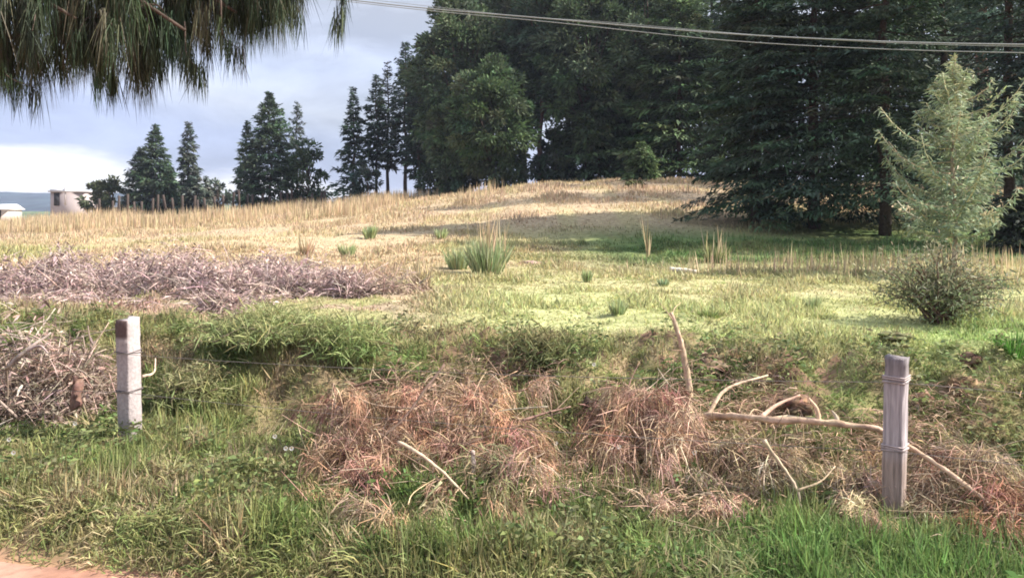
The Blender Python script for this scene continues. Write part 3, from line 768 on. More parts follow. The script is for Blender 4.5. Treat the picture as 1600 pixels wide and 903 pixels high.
# ------------------------------------------------------------------ fence
def fence_post(p, side_w, h, rz, col, name, label, mat, tint):
    p = np.array([p[0], p[1], float(H(p[0], p[1]))])
    root = empty(name, p)
    g = MB()
    # body with chamfered edges, slightly uneven rings
    zz = np.array([-0.35, -0.1, 0, 0.12, 0.25, 0.36, 0.44, 0.52, 0.64, 0.74, 0.83, 0.86, 0.95, 1.0]) * h
    K_ = len(zz)
    w = side_w / 2; c = 0.012
    ring = np.array([[-w + c, -w], [w - c, -w], [w, -w + c], [w, w - c], [w - c, w], [-w + c, w], [-w, w - c], [-w, -w + c]])
    R = np.array([[math.cos(rz), -math.sin(rz)], [math.sin(rz), math.cos(rz)]])
    V = []; C = []
    for k, z in enumerate(zz):
        rr = ring * (1 + 0.03 * rng.normal(size=(8, 1))) @ R.T
        V.append(np.column_stack([rr[:, 0] + p[0], rr[:, 1] + p[1], np.full(8, p[2] + z) + (rng.normal(0, 0.012, 8) if k == K_ - 1 else 0)]))
        c8 = np.repeat(np.asarray(col)[None], 8, 0) * (1 + 0.05 * rng.normal(size=(8, 1))) * tint(z / h)
        C.append(c8)
    V = np.concatenate(V); C = np.concatenate(C)
    T = []
    for k in range(K_ - 1):
        for i in range(8):
            j = (i + 1) % 8
            T += [[k * 8 + i, k * 8 + j, (k + 1) * 8 + j], [k * 8 + i, (k + 1) * 8 + j, (k + 1) * 8 + i]]
    tp = (K_ - 1) * 8
    for i in range(1, 7):
        T.append([tp, tp + i, tp + i + 1])
    g.add(V, T, C)
    g.build('post_body', mat, root)
    return tag(root, label, 'fence post', 'fence posts by the road')


def tie(root, p, z, w, rz, col, r=0.004, turns=2):
    g = MB()
    for k in range(turns):
        a = np.arange(5) * math.pi / 2 + math.pi / 4 + rz
        rr = (w / 2 + 0.004) * math.sqrt(2)
        pts = np.stack([p[0] + np.cos(a) * rr, p[1] + np.sin(a) * rr, np.full(5, z + k * 0.018) + rng.normal(0, 0.006, 5)], -1)
        g.tube(pts, r, col, 5)
    g.build('wire_tie', M_WIRE, root)


zA = float(H(*PA)); zB = float(H(*PB))
rA, rB = math.radians(68), math.radians(50)


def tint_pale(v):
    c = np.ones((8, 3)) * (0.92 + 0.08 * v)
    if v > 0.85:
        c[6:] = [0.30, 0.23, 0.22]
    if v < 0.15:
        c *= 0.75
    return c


def tint_grey(v):
    c = np.interp(v, [0, 0.15, 0.3, 0.42, 0.46, 0.6, 0.84, 0.87, 1.0], [0.75, 0.95, 0.92, 0.85, 1.25, 1.15, 1.15, 0.80, 0.62])
    w = float(np.interp(v, [0, 0.35, 0.45, 1], [1, 1, 0, 0]))
    return np.ones((8, 3)) * c * (np.array([1, 1, 1]) + w * np.array([0.10, -0.03, -0.18]))


pA = fence_post(PA, 0.150, 2.0 - 157 / F * 7.16 - zA, rA, [0.38, 0.335, 0.34], 'fence_post', 'pale square fence post lit white on its right face beside the left brush heap', M_CONC, tint_pale)
pB = fence_post(PB, 0.130, 2.0 - 216 / F * 5.44 - zB, rB, [0.30, 0.268, 0.285], 'fence_post', 'weathered grey purple fence post with wire ties crossed by a fallen branch', M_POST, tint_grey)
pA.rotation_euler = (0, math.radians(-1.2), 0); pB.rotation_euler = (math.radians(1.0), math.radians(0.8), 0)
# dark damp cap on the shaded face of the pale post and tie wires
for z in (0.46, 0.80):
    tie(pA, PA, z, 0.150, rA, [0.12, 0.10, 0.10])
for z in (0.90, 0.44):
    tie(pB, PB, z, 0.130, rB, [0.40, 0.33, 0.33], 0.006, 3)


def wire(z0, z1, label):
    pts = []
    ext = [(-6.4, z0 - 0.06), (0, z0), (6.22, z1), (12.0, z1 - 0.04)]
    for (t0, a), (t1, b_) in zip(ext[:-1], ext[1:]):
        for v in np.linspace(0, 1, 16, endpoint=False):
            q = PA + U * (t0 + (t1 - t0) * v) - NRM * 0.095
            pts.append([q[0], q[1], a + (b_ - a) * v - 0.05 * 4 * v * (1 - v)])
    q = PA + U * 12.0 - NRM * 0.095
    pts.append([q[0], q[1], ext[-1][1]])
    pts = np.array(pts)
    g = MB(); g.tube(pts, 0.0022, [0.16, 0.14, 0.13], 5)
    o = g.build('fence_wire', M_WIRE, origin=(PA[0], PA[1], z0))
    tag(o, label, 'wire', 'strands of the roadside fence')


wire(0.80, 0.905, 'upper thin strand of wire running between the two fence posts')
wire(0.465, 0.445, 'lower thin strand of wire running between the two fence posts')


def cable(name, pix, r, col, label):
    p = smooth_path([at(*q) for q in pix], 8)
    g = MB(); g.tube(p, r, col, 6)
    tag(g.build(name, M_WIRE, smooth=True, origin=p[0]), label, 'cable', 'cables crossing the upper right')


CB = [0.25, 0.265, 0.265]
cable('overhead_cable', [(-500, -190, 26), (200, -48, 22), (570, 3, 20), (860, 30, 18.5), (1200, 57, 17), (1600, 70, 15.5), (2100, 62, 14)], 0.014, CB, 'highest overhead cable entering at the top beside the sky')
cable('overhead_cable', [(-500, -188, 26.2), (200, -44, 22.2), (570, 6, 20.2), (860, 35, 18.7), (1180, 67, 17.2), (1600, 83, 15.7), (2100, 80, 14.2)], 0.009, CB, 'lowest overhead cable dipping furthest at the right edge')
cable('overhead_cable', [(-500, -196, 26.1), (200, -54, 22.1), (720, 16, 20.1), (960, 36, 18.6), (1250, 60, 17.1), (1600, 73, 15.6), (2100, 68, 14.1)], 0.006, CB, 'thin overhead cable running between the other two cables')

# far fence stakes below the left trees
stake = None
nst = 30
for k in range(nst):
    px = 150 + k * 12.4 + rng.normal(0, 2.5); Y = 61 + rng.normal(0, 0.4)
    x = (px - 800) / F * Y; z = float(H(x, Y))
    if stake is None:
        root = empty('fence_stake', (x, Y, z))
        g = MB(); g.tube(np.array([[x, Y, z - 0.3], [x + 0.02, Y, z + 0.7], [x, Y, z + 1.45]]), [0.11, 0.10, 0.085], [0.07, 0.055, 0.05], 7, 0.08)
        g.build('stake_body', M_BARK, root)
        stake = root
    else:
        root = stake.copy(); COL.objects.link(root); root.location = (x, Y, z)
        for ch in stake.children:
            c = ch.copy(); COL.objects.link(c); c.parent = root
    root.scale = (1, 1, rng.uniform(0.75, 1.2)); root.rotation_euler = (0, rng.normal(0, 0.06), rng.uniform(0, 6))
    tag(root, 'dark wooden stake in the row along the far field edge below the left trees', 'fence stake', 'far fence stakes')

# ------------------------------------------------------------------ buildings
hx, hy = (120 - 800) / F * 96, 96.0
hz = float(H(hx, hy)) - 0.6
root = empty('small_house', (hx, hy, hz))
g = MB(); zt = EYE + (340 - 301) / F * 96
g.box((hx, hy, (hz + zt) / 2), (4.0, 4.0, zt - hz), [0.36, 0.31, 0.315]); g.build('wall', M_WALL, root)
g = MB(); g.box((hx, hy, zt + 0.07), (4.4, 4.4, 0.14), [0.42, 0.40, 0.42])
g.box((hx - 1.2, hy, zt + 0.22), (1.7, 4.0, 0.16), [0.6, 0.6, 0.62]); g.build('roof', M_WALL, root)
g = MB(); g.box((hx - 1.25, hy - 2.02, zt - 0.85), (0.62, 0.10, 1.5), [0.03, 0.03, 0.035]); g.build('door', M_WALL, root)
g = MB(); g.box((hx - 0.25, hy - 2.02, zt - 0.5), (0.18, 0.08, 2.0), [0.5, 0.46, 0.47]); g.build('corner_pillar', M_WALL, root)
tag(root, 'small pale flat roofed house with a dark doorway beyond the straw at left', 'house')

sx, sy = (6 - 800) / F * 80, 80.0
sz = float(H(sx, sy)) - 0.4
zr = EYE + (340 - 326) / F * 80
root = empty('white_roofed_shed', (sx, sy, sz))
g = MB()
rv = np.array([[-1.6, -1.4, zr - 0.1], [1.35, -1.4, zr - 0.1], [1.35, 1.4, zr - 0.1], [-1.6, 1.4, zr - 0.1],
               [-1.6, 0, zr + 0.42], [1.35, 0, zr + 0.42]]) + [sx, sy, 0]
g.add(rv, [[0, 1, 5], [0, 5, 4], [2, 3, 4], [2, 4, 5], [1, 2, 5], [3, 0, 4], [0, 3, 2], [0, 2, 1]], [0.82, 0.82, 0.84])
g.build('roof', M_WALL, root)
g = MB(); g.box((sx - 0.1, sy, (zr - 0.1 + sz) / 2), (2.4, 2.3, zr - 0.1 - sz - 0.004), [0.45, 0.40, 0.38]); g.build('wall', M_WALL, root)
g = MB(); g.box((sx + 0.25, sy - 1.17, (zr - 0.15 + sz) / 2 + 0.3), (0.42, 0.08, zr - sz - 0.7), [0.035, 0.03, 0.03]); g.build('door', M_WALL, root)
tag(root, 'white roofed shed with a dark opening cut by the left edge', 'shed')


def stone(px, py, wpx, hpx, col, label, name='stone', Y=None):
    if Y is None:
        Y = 4.5
        for _ in range(500):
            zz = float(H((px - 800) / F * Y, Y))
            if HOR + (EYE - zz) * F / Y <= py:
                break
            Y *= 1.006
    x = (px - 800) / F * Y; z = float(H(x, Y)); w = wpx / F * Y / 2; h = hpx / F * Y
    nth, nph = 26, 15
    th, ph = np.meshgrid(np.arange(nth) * 2 * math.pi / nth, np.arange(nph) * math.pi / (nph - 1))
    r = 1 + 1.5 * (fbm(np.cos(th) * np.sin(ph) * 2.2 + px, np.sin(th) * np.sin(ph) * 2.2 + np.cos(ph) * 2.6 + py, 4) - 0.5)
    V = np.stack([x + w * r * np.sin(ph) * np.cos(th), Y + w * 0.8 * r * np.sin(ph) * np.sin(th), z + h * 0.1 + h * 0.7 * r * np.cos(ph)], -1).reshape(-1, 3)
    T = []
    for i in range(nph - 1):
        for j in range(nth):
            a, b_ = i * nth + j, i * nth + (j + 1) % nth
            T += [[a, a + nth, b_], [b_, a + nth, b_ + nth]]
    if 'clod' in name:
        V = V + rng.normal(0, 0.05 * min(w, h), V.shape); V[:, 2] -= 0.25 * h
        col = jit(col, len(V), 0.3, 0.08) * (0.7 + 0.8 * fbm(V[:, 0] * 9, V[:, 1] * 9 + V[:, 2] * 12, 3))[:, None]
    g = MB(); g.add(np.array(V), T, col)
    tag(g.build(name, M_SOIL, smooth=False, origin=(x, Y, z)), label, 'earth clod' if 'clod' in name else 'stone')


stone(296, 317, 11, 7, [0.8, 0.76, 0.7], 'small white stone on the straw skyline under the slender grey conifer', Y=50)
stone(1400, 529, 46, 9, [0.15, 0.15, 0.08], 'flat dark lump standing in for the shadow on the lawn left of the twiggy bush', 'earth_clod')  # no real clod: dark lump put where the bush casts its shadow
stone(1558, 532, 24, 14, [0.11, 0.075, 0.05], 'dark earth clod on the lawn right of the twiggy bush', 'earth_clod')
stone(1440, 640, 40, 34, [0.15, 0.095, 0.07], 'brown earth clod on the bank right of the grey purple post', 'earth_clod')
stone(1512, 606, 50, 28, [0.16, 0.11, 0.07], 'crumbly earth clod at the top of the bank near the right edge', 'earth_clod')
stone(1110, 574, 60, 20, [0.15, 0.11, 0.075], 'brown earth clod on the lip of the bank right of the upright stick', 'earth_clod')
stone(930, 652, 46, 40, [0.07, 0.05, 0.042], 'dark earth clod between the two brown bough heaps', 'earth_clod')
stone(1245, 634, 56, 24, [0.13, 0.085, 0.06], 'dark earth clod on the bank behind the fork of the fallen branch', 'earth_clod')
stone(830, 412, 42, 7, [0.24, 0.17, 0.14], 'low brown clod of bare earth right of the largest tussock', 'earth_clod')
stone(1524, 570, 44, 20, [0.14, 0.09, 0.065], 'dark earth clod hanging at the bank lip right of the grey purple post', 'earth_clod')


# ------------------------------------------------------------------ sticks and branches
def stick(name, paths, label, r=0.018, col=(0.42, 0.30, 0.20), cat='branch', rt=0.35, forkname='fork'):
    """first path is the main stem; later paths are its forks, each a mesh of its own"""
    P = smooth_path([at(*q) for q in paths[0]], 6)
    P = P + rng.normal(0, r * 0.10, P.shape)
    g = MB()
    if r > 0.025 and name != 'tree_stump' and name != 'pale_log':
        for k in range(12):
            c0 = P[rng.integers(2, len(P) - 1)]; dv = rng.normal(0, 1, 3); dv[2] = abs(dv[2]) * 0.6; dv /= np.linalg.norm(dv); ln = rng.uniform(0.05, 0.2)
            g.tube(smooth_path([c0, c0 + dv * ln * 0.5 + rng.normal(0, 0.012, 3), c0 + dv * ln + rng.normal(0, 0.025, 3)], 3), np.linspace(0.007, 0.002, 7), jit(np.asarray(col) * 0.8, 1, 0.2)[0], 5)
    g.tube(P, np.linspace(r, r * rt, len(P)) * (1 + 0.08 * rng.normal(size=len(P))), jit(np.asarray(col) * 0.9, len(P) * 8, 0.16, 0.04), 8, 0.10)
    o = g.build(name, M_BARK, smooth=True, origin=P[0])
    for k in paths[1:]:
        Q = smooth_path([at(*q) for q in k], 6)
        g = MB(); g.tube(Q, np.linspace(r * 0.6, r * 0.22, len(Q)), jit(col, 1, 0.1)[0], 7, 0.06)
        g.build(forkname, M_BARK, o, smooth=True)
    return tag(o, label, cat)


stick('fallen_branch', [[(1070, 664, 6.45), (1100, 652, 6.4), (1170, 652, 6.0), (1290, 660, 5.75), (1370, 671, 5.62), (1440, 710, 5.58), (1510, 758, 5.3), (1562, 803, 5.15)],
                        [(1105, 650, 6.4), (1135, 608, 6.5), (1200, 586, 6.6)], [(1188, 652, 5.95), (1215, 632, 6.05), (1250, 617, 6.1)],
                        [(1280, 659, 5.77), (1276, 638, 5.8), (1264, 622, 5.85)], [(1310, 663, 5.71), (1306, 650, 5.75), (1300, 642, 5.8)]],
      'long forked fallen branch lying behind and past the grey purple post', 0.032, (0.50, 0.36, 0.26))
stick('upright_stick', [[(1068, 650, 6.5), (1077, 612, 6.5), (1072, 575, 6.52), (1061, 525, 6.55), (1048, 487, 6.6)],
                        [(1072, 632, 6.5), (1045, 619, 6.45), (1012, 624, 6.4), (985, 640, 6.35)]],
      'crooked upright stick standing in the right brown bough heap', 0.030, (0.46, 0.35, 0.25), 'stick', 0.6)
stick('fallen_twig', [[(1193, 688, 5.4), (1222, 728, 5.35), (1247, 768, 5.3), (1252, 815, 5.2)], [(1246, 766, 5.3), (1282, 752, 5.3), (1305, 728, 5.35)],
                      [(1252, 815, 5.2), (1285, 815, 5.2), (1306, 780, 5.2)]],
      'thin forked twig hanging in the grass left of the grey purple post', 0.015, (0.46, 0.37, 0.27), 'twig')
stick('thin_stick', [[(694, 570, 6.5), (662, 612, 6.35), (630, 655, 6.2), (596, 684, 6.1)]], 'thin dark straight stick poking up from the left brown bough heap', 0.014, (0.16, 0.11, 0.09), 'stick')
stick('broken_stick', [[(622, 690, 5.75), (660, 712, 5.65), (700, 745, 5.55), (735, 782, 5.5)]], 'pale broken stick sloping down across the left brown bough heap', 0.015, (0.52, 0.41, 0.30), 'stick')
stick('leaning_stick', [[(690, 752, 5.5), (665, 780, 5.45), (636, 822, 5.4)]], 'short greenish stick leaning below the left brown bough heap', 0.010, (0.40, 0.38, 0.22), 'stick')
stick('short_stub', [[(741, 752, 5.7), (740, 727, 5.7), (739, 704, 5.7)]], 'short pale upright stub in the middle of the left brown bough heap', 0.018, (0.46, 0.37, 0.33), 'stick', 0.8)
stick('weed_stalk', [[(492, 728, 6.4), (475, 695, 6.4), (464, 660, 6.4)]], 'thin dry stalk left of the left brown bough heap', 0.007, (0.5, 0.42, 0.28), 'stalk')
stick('pale_log', [[(1046, 421, 15.5), (1070, 423, 15.4), (1088, 425, 15.3)]], 'short pale log lying in the far sunny grass', 0.06, (0.62, 0.55, 0.45), 'log', 0.6)
stick('dry_stick', [[(222, 588, 7.25), (240, 582, 7.4), (243, 560, 7.6)]], 'crooked pale stick end showing right of the pale post', 0.014, (0.55, 0.42, 0.33), 'stick')
stick('dry_stick', [[(190, 510, 9.8), (250, 515, 9.6), (310, 500, 9.7)]], 'thin straight stick lying on the ground behind the pale post', 0.014, (0.36, 0.26, 0.2), 'stick')

# ------------------------------------------------------------------ dead pine boughs
BR = [(0.43, 0.285, 0.20), (0.50, 0.355, 0.26), (0.31, 0.195, 0.145), (0.48, 0.345, 0.24), (0.39, 0.245, 0.175)]


def bough(p0, p1, label, group, col=None, arch=0.15, twigs=11, nn=13, nl=(0.07, 0.22), spread=0.6):
    p0 = np.array(p0, float); p1 = np.array(p1, float)
    col = BR[rng.integers(0, len(BR))] if col is None else col
    mid = (p0 + p1) / 2 + np.array([0, 0, arch * rng.uniform(-0.2, 0.9)]) + rng.normal(0, 0.05, 3)
    S = smooth_path([p0, mid, p1], 6)
    root = empty('dead_pine_bough', p0)
    g = MB(); g.tube(S, np.linspace(0.014, 0.004, len(S)), [0.30, 0.20, 0.15], 6)
    m = MB()
    ln = np.linalg.norm(p1 - p0)
    for k in range(twigs):
        c0 = S[rng.integers(2, len(S))]
        tip = c0 + np.array([rng.normal(0, 0.36 * ln), rng.normal(0, 0.28 * ln), rng.normal(0.0, 0.16 * ln)])
        tip[2] = max(tip[2], float(H(tip[0], tip[1])) + 0.03)
        tw = smooth_path([c0, (c0 + tip) / 2 + rng.normal(0, 0.03, 3) + [0, 0, 0.04], tip], 4)
        g.tube(tw, np.linspace(0.006, 0.0025, len(tw)), jit([0.36, 0.24, 0.17], 1, 0.3)[0], 4)
        tc_ = jit(col, 1, 0.28, 0.06)[0]
        for q in range(6):
            c = tw[rng.integers(2, len(tw))]
            D = rng.normal(0, spread, (nn, 3)) + (tip - c0) / (np.linalg.norm(tip - c0) + 1e-6) * 0.7 + rng.normal(0, 0.3, 3) + np.array([0, 0, -0.65])
            cl = jit(tc_, 1, 0.15, 0.04)[0]
            P = c + rng.normal(0, 0.04, (nn, 3)); Ln = rng.uniform(nl[0], nl[1], nn)
            gr = H(P[:, 0], P[:, 1])
            D[:, 2] = np.maximum(D[:, 2], (gr + 0.02 - P[:, 2]) / Ln * 1.2)
            m.strips(P, D, Ln, rng.uniform(0.0035, 0.0065, nn), rng.uniform(0.1, 0.8, nn), jit(cl, nn, 0.22, 0.05), w0=0.9)
    for k in range(9):
        c0 = S[rng.integers(1, len(S))] + rng.normal(0, 0.05, 3)
        dv = rng.normal(0, 1, 3); dv[2] = abs(dv[2]) * 0.5 + 0.05; dv /= np.linalg.norm(dv)
        tw = smooth_path([c0, c0 + dv * rng.uniform(0.08, 0.2) + rng.normal(0, 0.02, 3), c0 + dv * rng.uniform(0.22, 0.5) + rng.normal(0, 0.05, 3) - [0, 0, 0.06]], 4)
        g.tube(tw, np.linspace(0.0045, 0.0018, len(tw)), jit([0.42, 0.31, 0.23] if rng.random() < 0.6 else [0.13, 0.09, 0.07], 1, 0.2)[0], 4)
    g.build('stem', M_BARK, root); m.build('needles', M_DRY, root)
    return tag(root, label, 'dead bough', group)


def gpt(px, py, Y, up=None):
    p = at(px, py, Y)
    p[2] = max(p[2], float(H(p[0], p[1])) + 0.05)
    return p


HL = 'dead brown pine bough in the heap left of the upright stick'
for (a, b_) in (((600, 640, 6.9), (520, 640, 6.7)), ((640, 610, 7.0), (560, 650, 6.6)), ((680, 600, 7.0), (640, 690, 6.4)), ((720, 600, 7.0), (760, 660, 6.5)),
                ((620, 680, 6.5), (530, 720, 6.2)), ((580, 700, 6.4), (520, 770, 6.0)), ((660, 690, 6.4), (600, 770, 6.0)), ((700, 650, 6.6), (720, 700, 6.2)),
                ((760, 640, 6.6), (830, 700, 6.2)), ((780, 680, 6.4), (850, 740, 6.0)), ((830, 720, 6.2), (890, 785, 5.9)), ((740, 620, 6.8), (820, 610, 6.7)),
                ((800, 720, 6.1), (860, 790, 5.8)), ((560, 640, 6.8), (510, 690, 6.4)), ((690, 640, 6.7), (600, 620, 6.9)),
                ((640, 740, 6.1), (560, 760, 6.0)), ((740, 700, 6.2), (700, 760, 6.0)), ((690, 750, 5.9), (720, 815, 5.6)), ((820, 770, 5.85), (850, 830, 5.6)), ((590, 750, 5.95), (560, 800, 5.75)), ((760, 760, 5.9), (800, 800, 5.7))):
    bough(gpt(*a), gpt(*b_), HL, 'dead boughs heaped on the verge')
HR = 'dead brown pine bough in the heap around the foot of the upright stick'
for (a, b_) in (((1060, 640, 6.4), (960, 660, 6.3)), ((1050, 640, 6.4), (1040, 730, 6.0)), ((1020, 650, 6.4), (940, 720, 6.0)), ((1000, 650, 6.4), (960, 640, 6.6)),
                ((1060, 690, 6.1), (1000, 760, 5.8)), ((980, 680, 6.2), (900, 740, 6.0)), ((1080, 670, 6.3), (1030, 700, 6.1))):
    bough(gpt(*a), gpt(*b_), HR, 'dead boughs around the upright stick')
bough(gpt(785, 745, 5.9), gpt(775, 850, 5.5), 'grey green wilted bough hanging down below the left brown heap', 'small dead boughs in the grass', (0.24, 0.22, 0.13), 0.08, 10, 16)
bough(gpt(765, 845, 5.5), gpt(830, 850, 5.45), 'tan brown dead bough lying in the grass straight below the wilted bough', 'small dead boughs in the grass', (0.42, 0.29, 0.19), 0.03, 8, 16)
bough(gpt(460, 822, 5.7), gpt(510, 812, 5.65), 'small brown dead bough lying alone in the grass left of the heaps', 'small dead boughs in the grass', (0.42, 0.29, 0.18), 0.03, 6, 16, (0.06, 0.14))
bough(gpt(580, 855, 5.45), gpt(660, 880, 5.3), 'curled tan dead bough near the bottom edge below the left heap', 'small dead boughs in the grass', (0.42, 0.31, 0.21), 0.05, 8, 15)
bough(gpt(1110, 780, 5.7), gpt(1100, 800, 5.6), 'small grey tan dead bough in the grass left of the forked twig', 'small dead boughs in the grass', (0.42, 0.31, 0.24), 0.03, 8, 24, (0.06, 0.14))
bough(gpt(1010, 830, 5.5), gpt(1020, 870, 5.35), 'thin tan dead bough hanging in the bright green grass at lower centre right', 'small dead boughs in the grass', (0.48, 0.36, 0.25), 0.03, 6, 24, (0.06, 0.14))
bough(gpt(1090, 850, 5.4), gpt(1140, 855, 5.4), 'pinkish tan dead bough in the bright green grass below the forked twig', 'small dead boughs in the grass', (0.50, 0.35, 0.26), 0.03, 8, 24, (0.06, 0.14))
bough(gpt(1340, 850, 5.3), gpt(1365, 890, 5.1), 'pale straw dead bough on the grass left below the grey purple post', 'small dead boughs in the grass', (0.50, 0.38, 0.26), 0.04, 8, 24, (0.06, 0.16))
HC = 'rust brown dead bough in the heap at the lower right corner'
for (a, b_) in (((1560, 800, 5.35), (1600, 870, 5.0)), ((1530, 820, 5.2), (1580, 900, 4.9)), ((1590, 830, 5.2), (1640, 890, 5.0)), ((1570, 790, 5.4), (1540, 830, 5.2)), ((1560, 830, 5.15), (1560, 895, 4.9)), ((1600, 800, 5.2), (1590, 870, 5.0)), ((1540, 800, 5.3), (1590, 840, 5.1))):
    bough(gpt(*a), gpt(*b_), HC, 'dead boughs at the lower right corner', (0.36, 0.20, 0.14))
HM = 'faded tan dead bough strewn over the bank around the grey purple post'
for (a, b_) in (((1150, 715, 5.9), (1210, 730, 5.8)), ((1100, 700, 6.0), (1170, 740, 5.8)), ((1290, 750, 5.7), (1360, 760, 5.6)),
                ((1420, 690, 5.8), (1500, 740, 5.6)), ((1440, 760, 5.5), (1520, 790, 5.4)), ((1500, 720, 5.7), (1580, 750, 5.5)), ((1240, 730, 5.8), (1180, 770, 5.6)),
                ((1420, 810, 5.35), (1480, 830, 5.3))):
    bough(gpt(*a), gpt(*b_), HM, 'dead boughs on the bank', (0.40, 0.31, 0.22), 0.06, 11, 13, (0.07, 0.2), 0.8)


for k in range(22):
    left = k < 15
    px = rng.uniform(520, 880) if left else rng.uniform(930, 1090)
    py = rng.uniform(620, 760); Y = float(np.interp(py, [600, 790], [6.75, 5.75]))
    p = gpt(px, py, Y); p[2] += 0.12
    dv = np.array([rng.normal(), rng.normal() * 0.7, rng.normal() * 0.35]); dv /= np.linalg.norm(dv); ln = rng.uniform(0.25, 0.6)
    S = smooth_path([p - dv * ln / 2, p + rng.normal(0, 0.03, 3), p + dv * ln / 2], 6)
    gr = H(S[:, 0], S[:, 1]) + 0.02; S[:, 2] = np.maximum(S[:, 2], gr)
    g = MB(); r0 = rng.uniform(0.004, 0.012)
    g.tube(S, np.linspace(r0, r0 * 0.5, len(S)), jit([0.40, 0.30, 0.22] if rng.random() < 0.6 else [0.15, 0.10, 0.08], 1, 0.2)[0], 6, 0.08)
    for q in range(rng.integers(1, 4)):
        c0 = S[rng.integers(3, len(S) - 2)]; d2 = dv * 0.6 + rng.normal(0, 0.5, 3)
        g.tube(smooth_path([c0, c0 + d2 * 0.08, c0 + d2 * 0.16 + rng.normal(0, 0.02, 3)], 3), np.linspace(r0 * 0.5, r0 * 0.2, 7), [0.34, 0.25, 0.18], 5)
    tag(g.build('bare_stick', M_BARK, smooth=True, origin=S[0]), 'bare broken stick tangled in the dead needles of the heap left of the upright stick' if left else 'bare broken stick tangled in the heap around the foot of the upright stick',
        'stick', 'bare sticks in the left heap' if left else 'bare sticks in the right heap')

# ------------------------------------------------------------------ dead brush heaps
def heap(px, py, Y, wpx, hpx, label, group, cols, n=1500, nbr=7, r=0.012, leaf=(0.05, 0.12, 0.02), name='brush_heap'):
    x = (px - 800) / F * Y; b = np.array([x, Y, float(H(x, Y))]); R = wpx / F * Y / 2; h = hpx / F * Y
    root = empty(name, b)
    ca = np.asarray(cols, float)
    for k in range(nbr):
        a = rng.uniform(0, 6.28); o = np.array([math.cos(a) * R * 0.7, math.sin(a) * R * 0.5, 0]) * rng.random()
        d = np.array([math.cos(a + rng.normal(0, 1)), 0.6 * math.sin(a), 0]) * R * rng.uniform(0.4, 1.2)
        p0 = b + o; p0[2] = float(H(p0[0], p0[1])) + 0.02; p1 = b + o + d; p1[2] = float(H(p1[0], p1[1])) + h * rng.uniform(0.15, 0.9)
        S = smooth_path([p0, (p0 + p1) / 2 + rng.normal(0, 0.1, 3) * h + [0, 0, 0.1 * h], p1], 4)
        g = MB(); g.tube(S, np.linspace(r, r * 0.3, len(S)), jit(ca[rng.integers(len(ca))] * 0.9, 1)[0], 5, 0.05); g.build('branch', M_BARK, root)
    g = MB()
    a = rng.uniform(0, 6.28, n); rr = np.sqrt(rng.random(n)); hh = h * (1 - rr ** 2) ** 0.8 * (0.1 + 1.5 * fbm(np.cos(a) * rr * 4.5 + px, np.sin(a) * rr * 4.5 + 0.3 * py, 3))
    P = np.stack([b[0] + np.cos(a) * rr * R, b[1] + np.sin(a) * rr * R * 0.6, np.zeros(n)], -1)
    P[:, 2] = H(P[:, 0], P[:, 1]) + hh * rng.uniform(0.15, 1, n)
    D = rng.normal(size=(n, 3)); D[:, 2] *= 0.7
    ci = (fbm(P[:, 0] * 5, P[:, 1] * 5 + P[:, 2] * 6, 2) * 1.6 - 0.3 + rng.normal(0, 0.15, n)).clip(0, 0.999)
    c = jit(ca[(ci * len(ca)).astype(int)], n, 0.25, 0.05)
    tw = rng.random(n) < 0.45
    g.strips(P, D, np.where(tw, rng.uniform(0.12, 0.5, n), rng.uniform(leaf[0], leaf[1], n)), np.where(tw, 0.0055 + 0.0003 * Y, leaf[2] * rng.uniform(0.7, 1.4, n)), rng.uniform(-0.1, 0.4, n), c, w0=0.6)
    g.build('dead_leaves', M_DRY, root)
    return tag(root, label, 'brush heap', group)


PU = [(0.15, 0.11, 0.10), (0.45, 0.345, 0.335), (0.52, 0.405, 0.39), (0.36, 0.265, 0.25), (0.50, 0.40, 0.35)]
GP = 'heaps of the purple brown brush row'
WR = [(20, 462, 12.6, 110, 62, 'dark purple brush heap at the left edge behind the straight row'),
      (110, 452, 12.8, 110, 56, 'brush heap with dark hollows second from the left edge in the purple row'),
      (95, 418, 15.5, 90, 56, 'taller brown weedy heap standing behind the left part of the purple row'),
      (195, 446, 13.2, 130, 70, 'broad lilac brush heap in the left middle of the purple row'),
      (215, 420, 15.0, 100, 50, 'smooth lilac heap at the back of the row left of the round one'),
      (293, 424, 14.6, 56, 46, 'round net like twig heap standing up at the back of the purple row'),
      (285, 456, 12.9, 110, 62, 'pale lilac brush heap in front of the round twig heap'),
      (350, 476, 12.1, 110, 54, 'dark mottled brush heap at the front of the purple row'),
      (415, 452, 13.2, 110, 50, 'purple brush heap with a dark hole at the right middle of the row'),
      (420, 428, 14.6, 110, 40, 'low grey purple heap at the back right of the row'),
      (490, 468, 12.6, 120, 52, 'pinkish brush heap near the right end of the purple row'),
      (545, 474, 12.3, 60, 34, 'small brown clump ending the purple row at its right'),
      (345, 508, 10.6, 58, 36, 'small dark weed clump alone in front of the purple row')]
for w in WR:
    heap(w[0], w[1], w[2], w[3] * 1.35, w[4] * (1.25 if w[3] < 70 else 1.1), w[5], GP, PU, n=2300, nbr=12, leaf=(0.03, 0.10, 0.028))
heap(620, 470, 12.6, 110, 44, 'thin grey pink brush heap beside the straw tussock', GP, [(0.40, 0.31, 0.26), (0.30, 0.22, 0.19), (0.48, 0.38, 0.29)], n=700)
x, y = scatter(60000, 9.5, 17, -0.75, 0.0, 0.6)
s, t = st(x, y)
kk = (sst(0.40, 0.52, fbm(x * 0.9 + 7, y * 0.9 + 3, 3)) * sst(10.8, 11.8, y) * (1 - sst(14.8, 16.2, y)) * (1 - sst(-4.4, -2.8, x))) > rng.random(len(x))
x, y = x[kk], y[kk]; n = len(x)
d = rng.normal(size=(n, 3)); d[:, 2] = np.abs(d[:, 2]) * 0.5
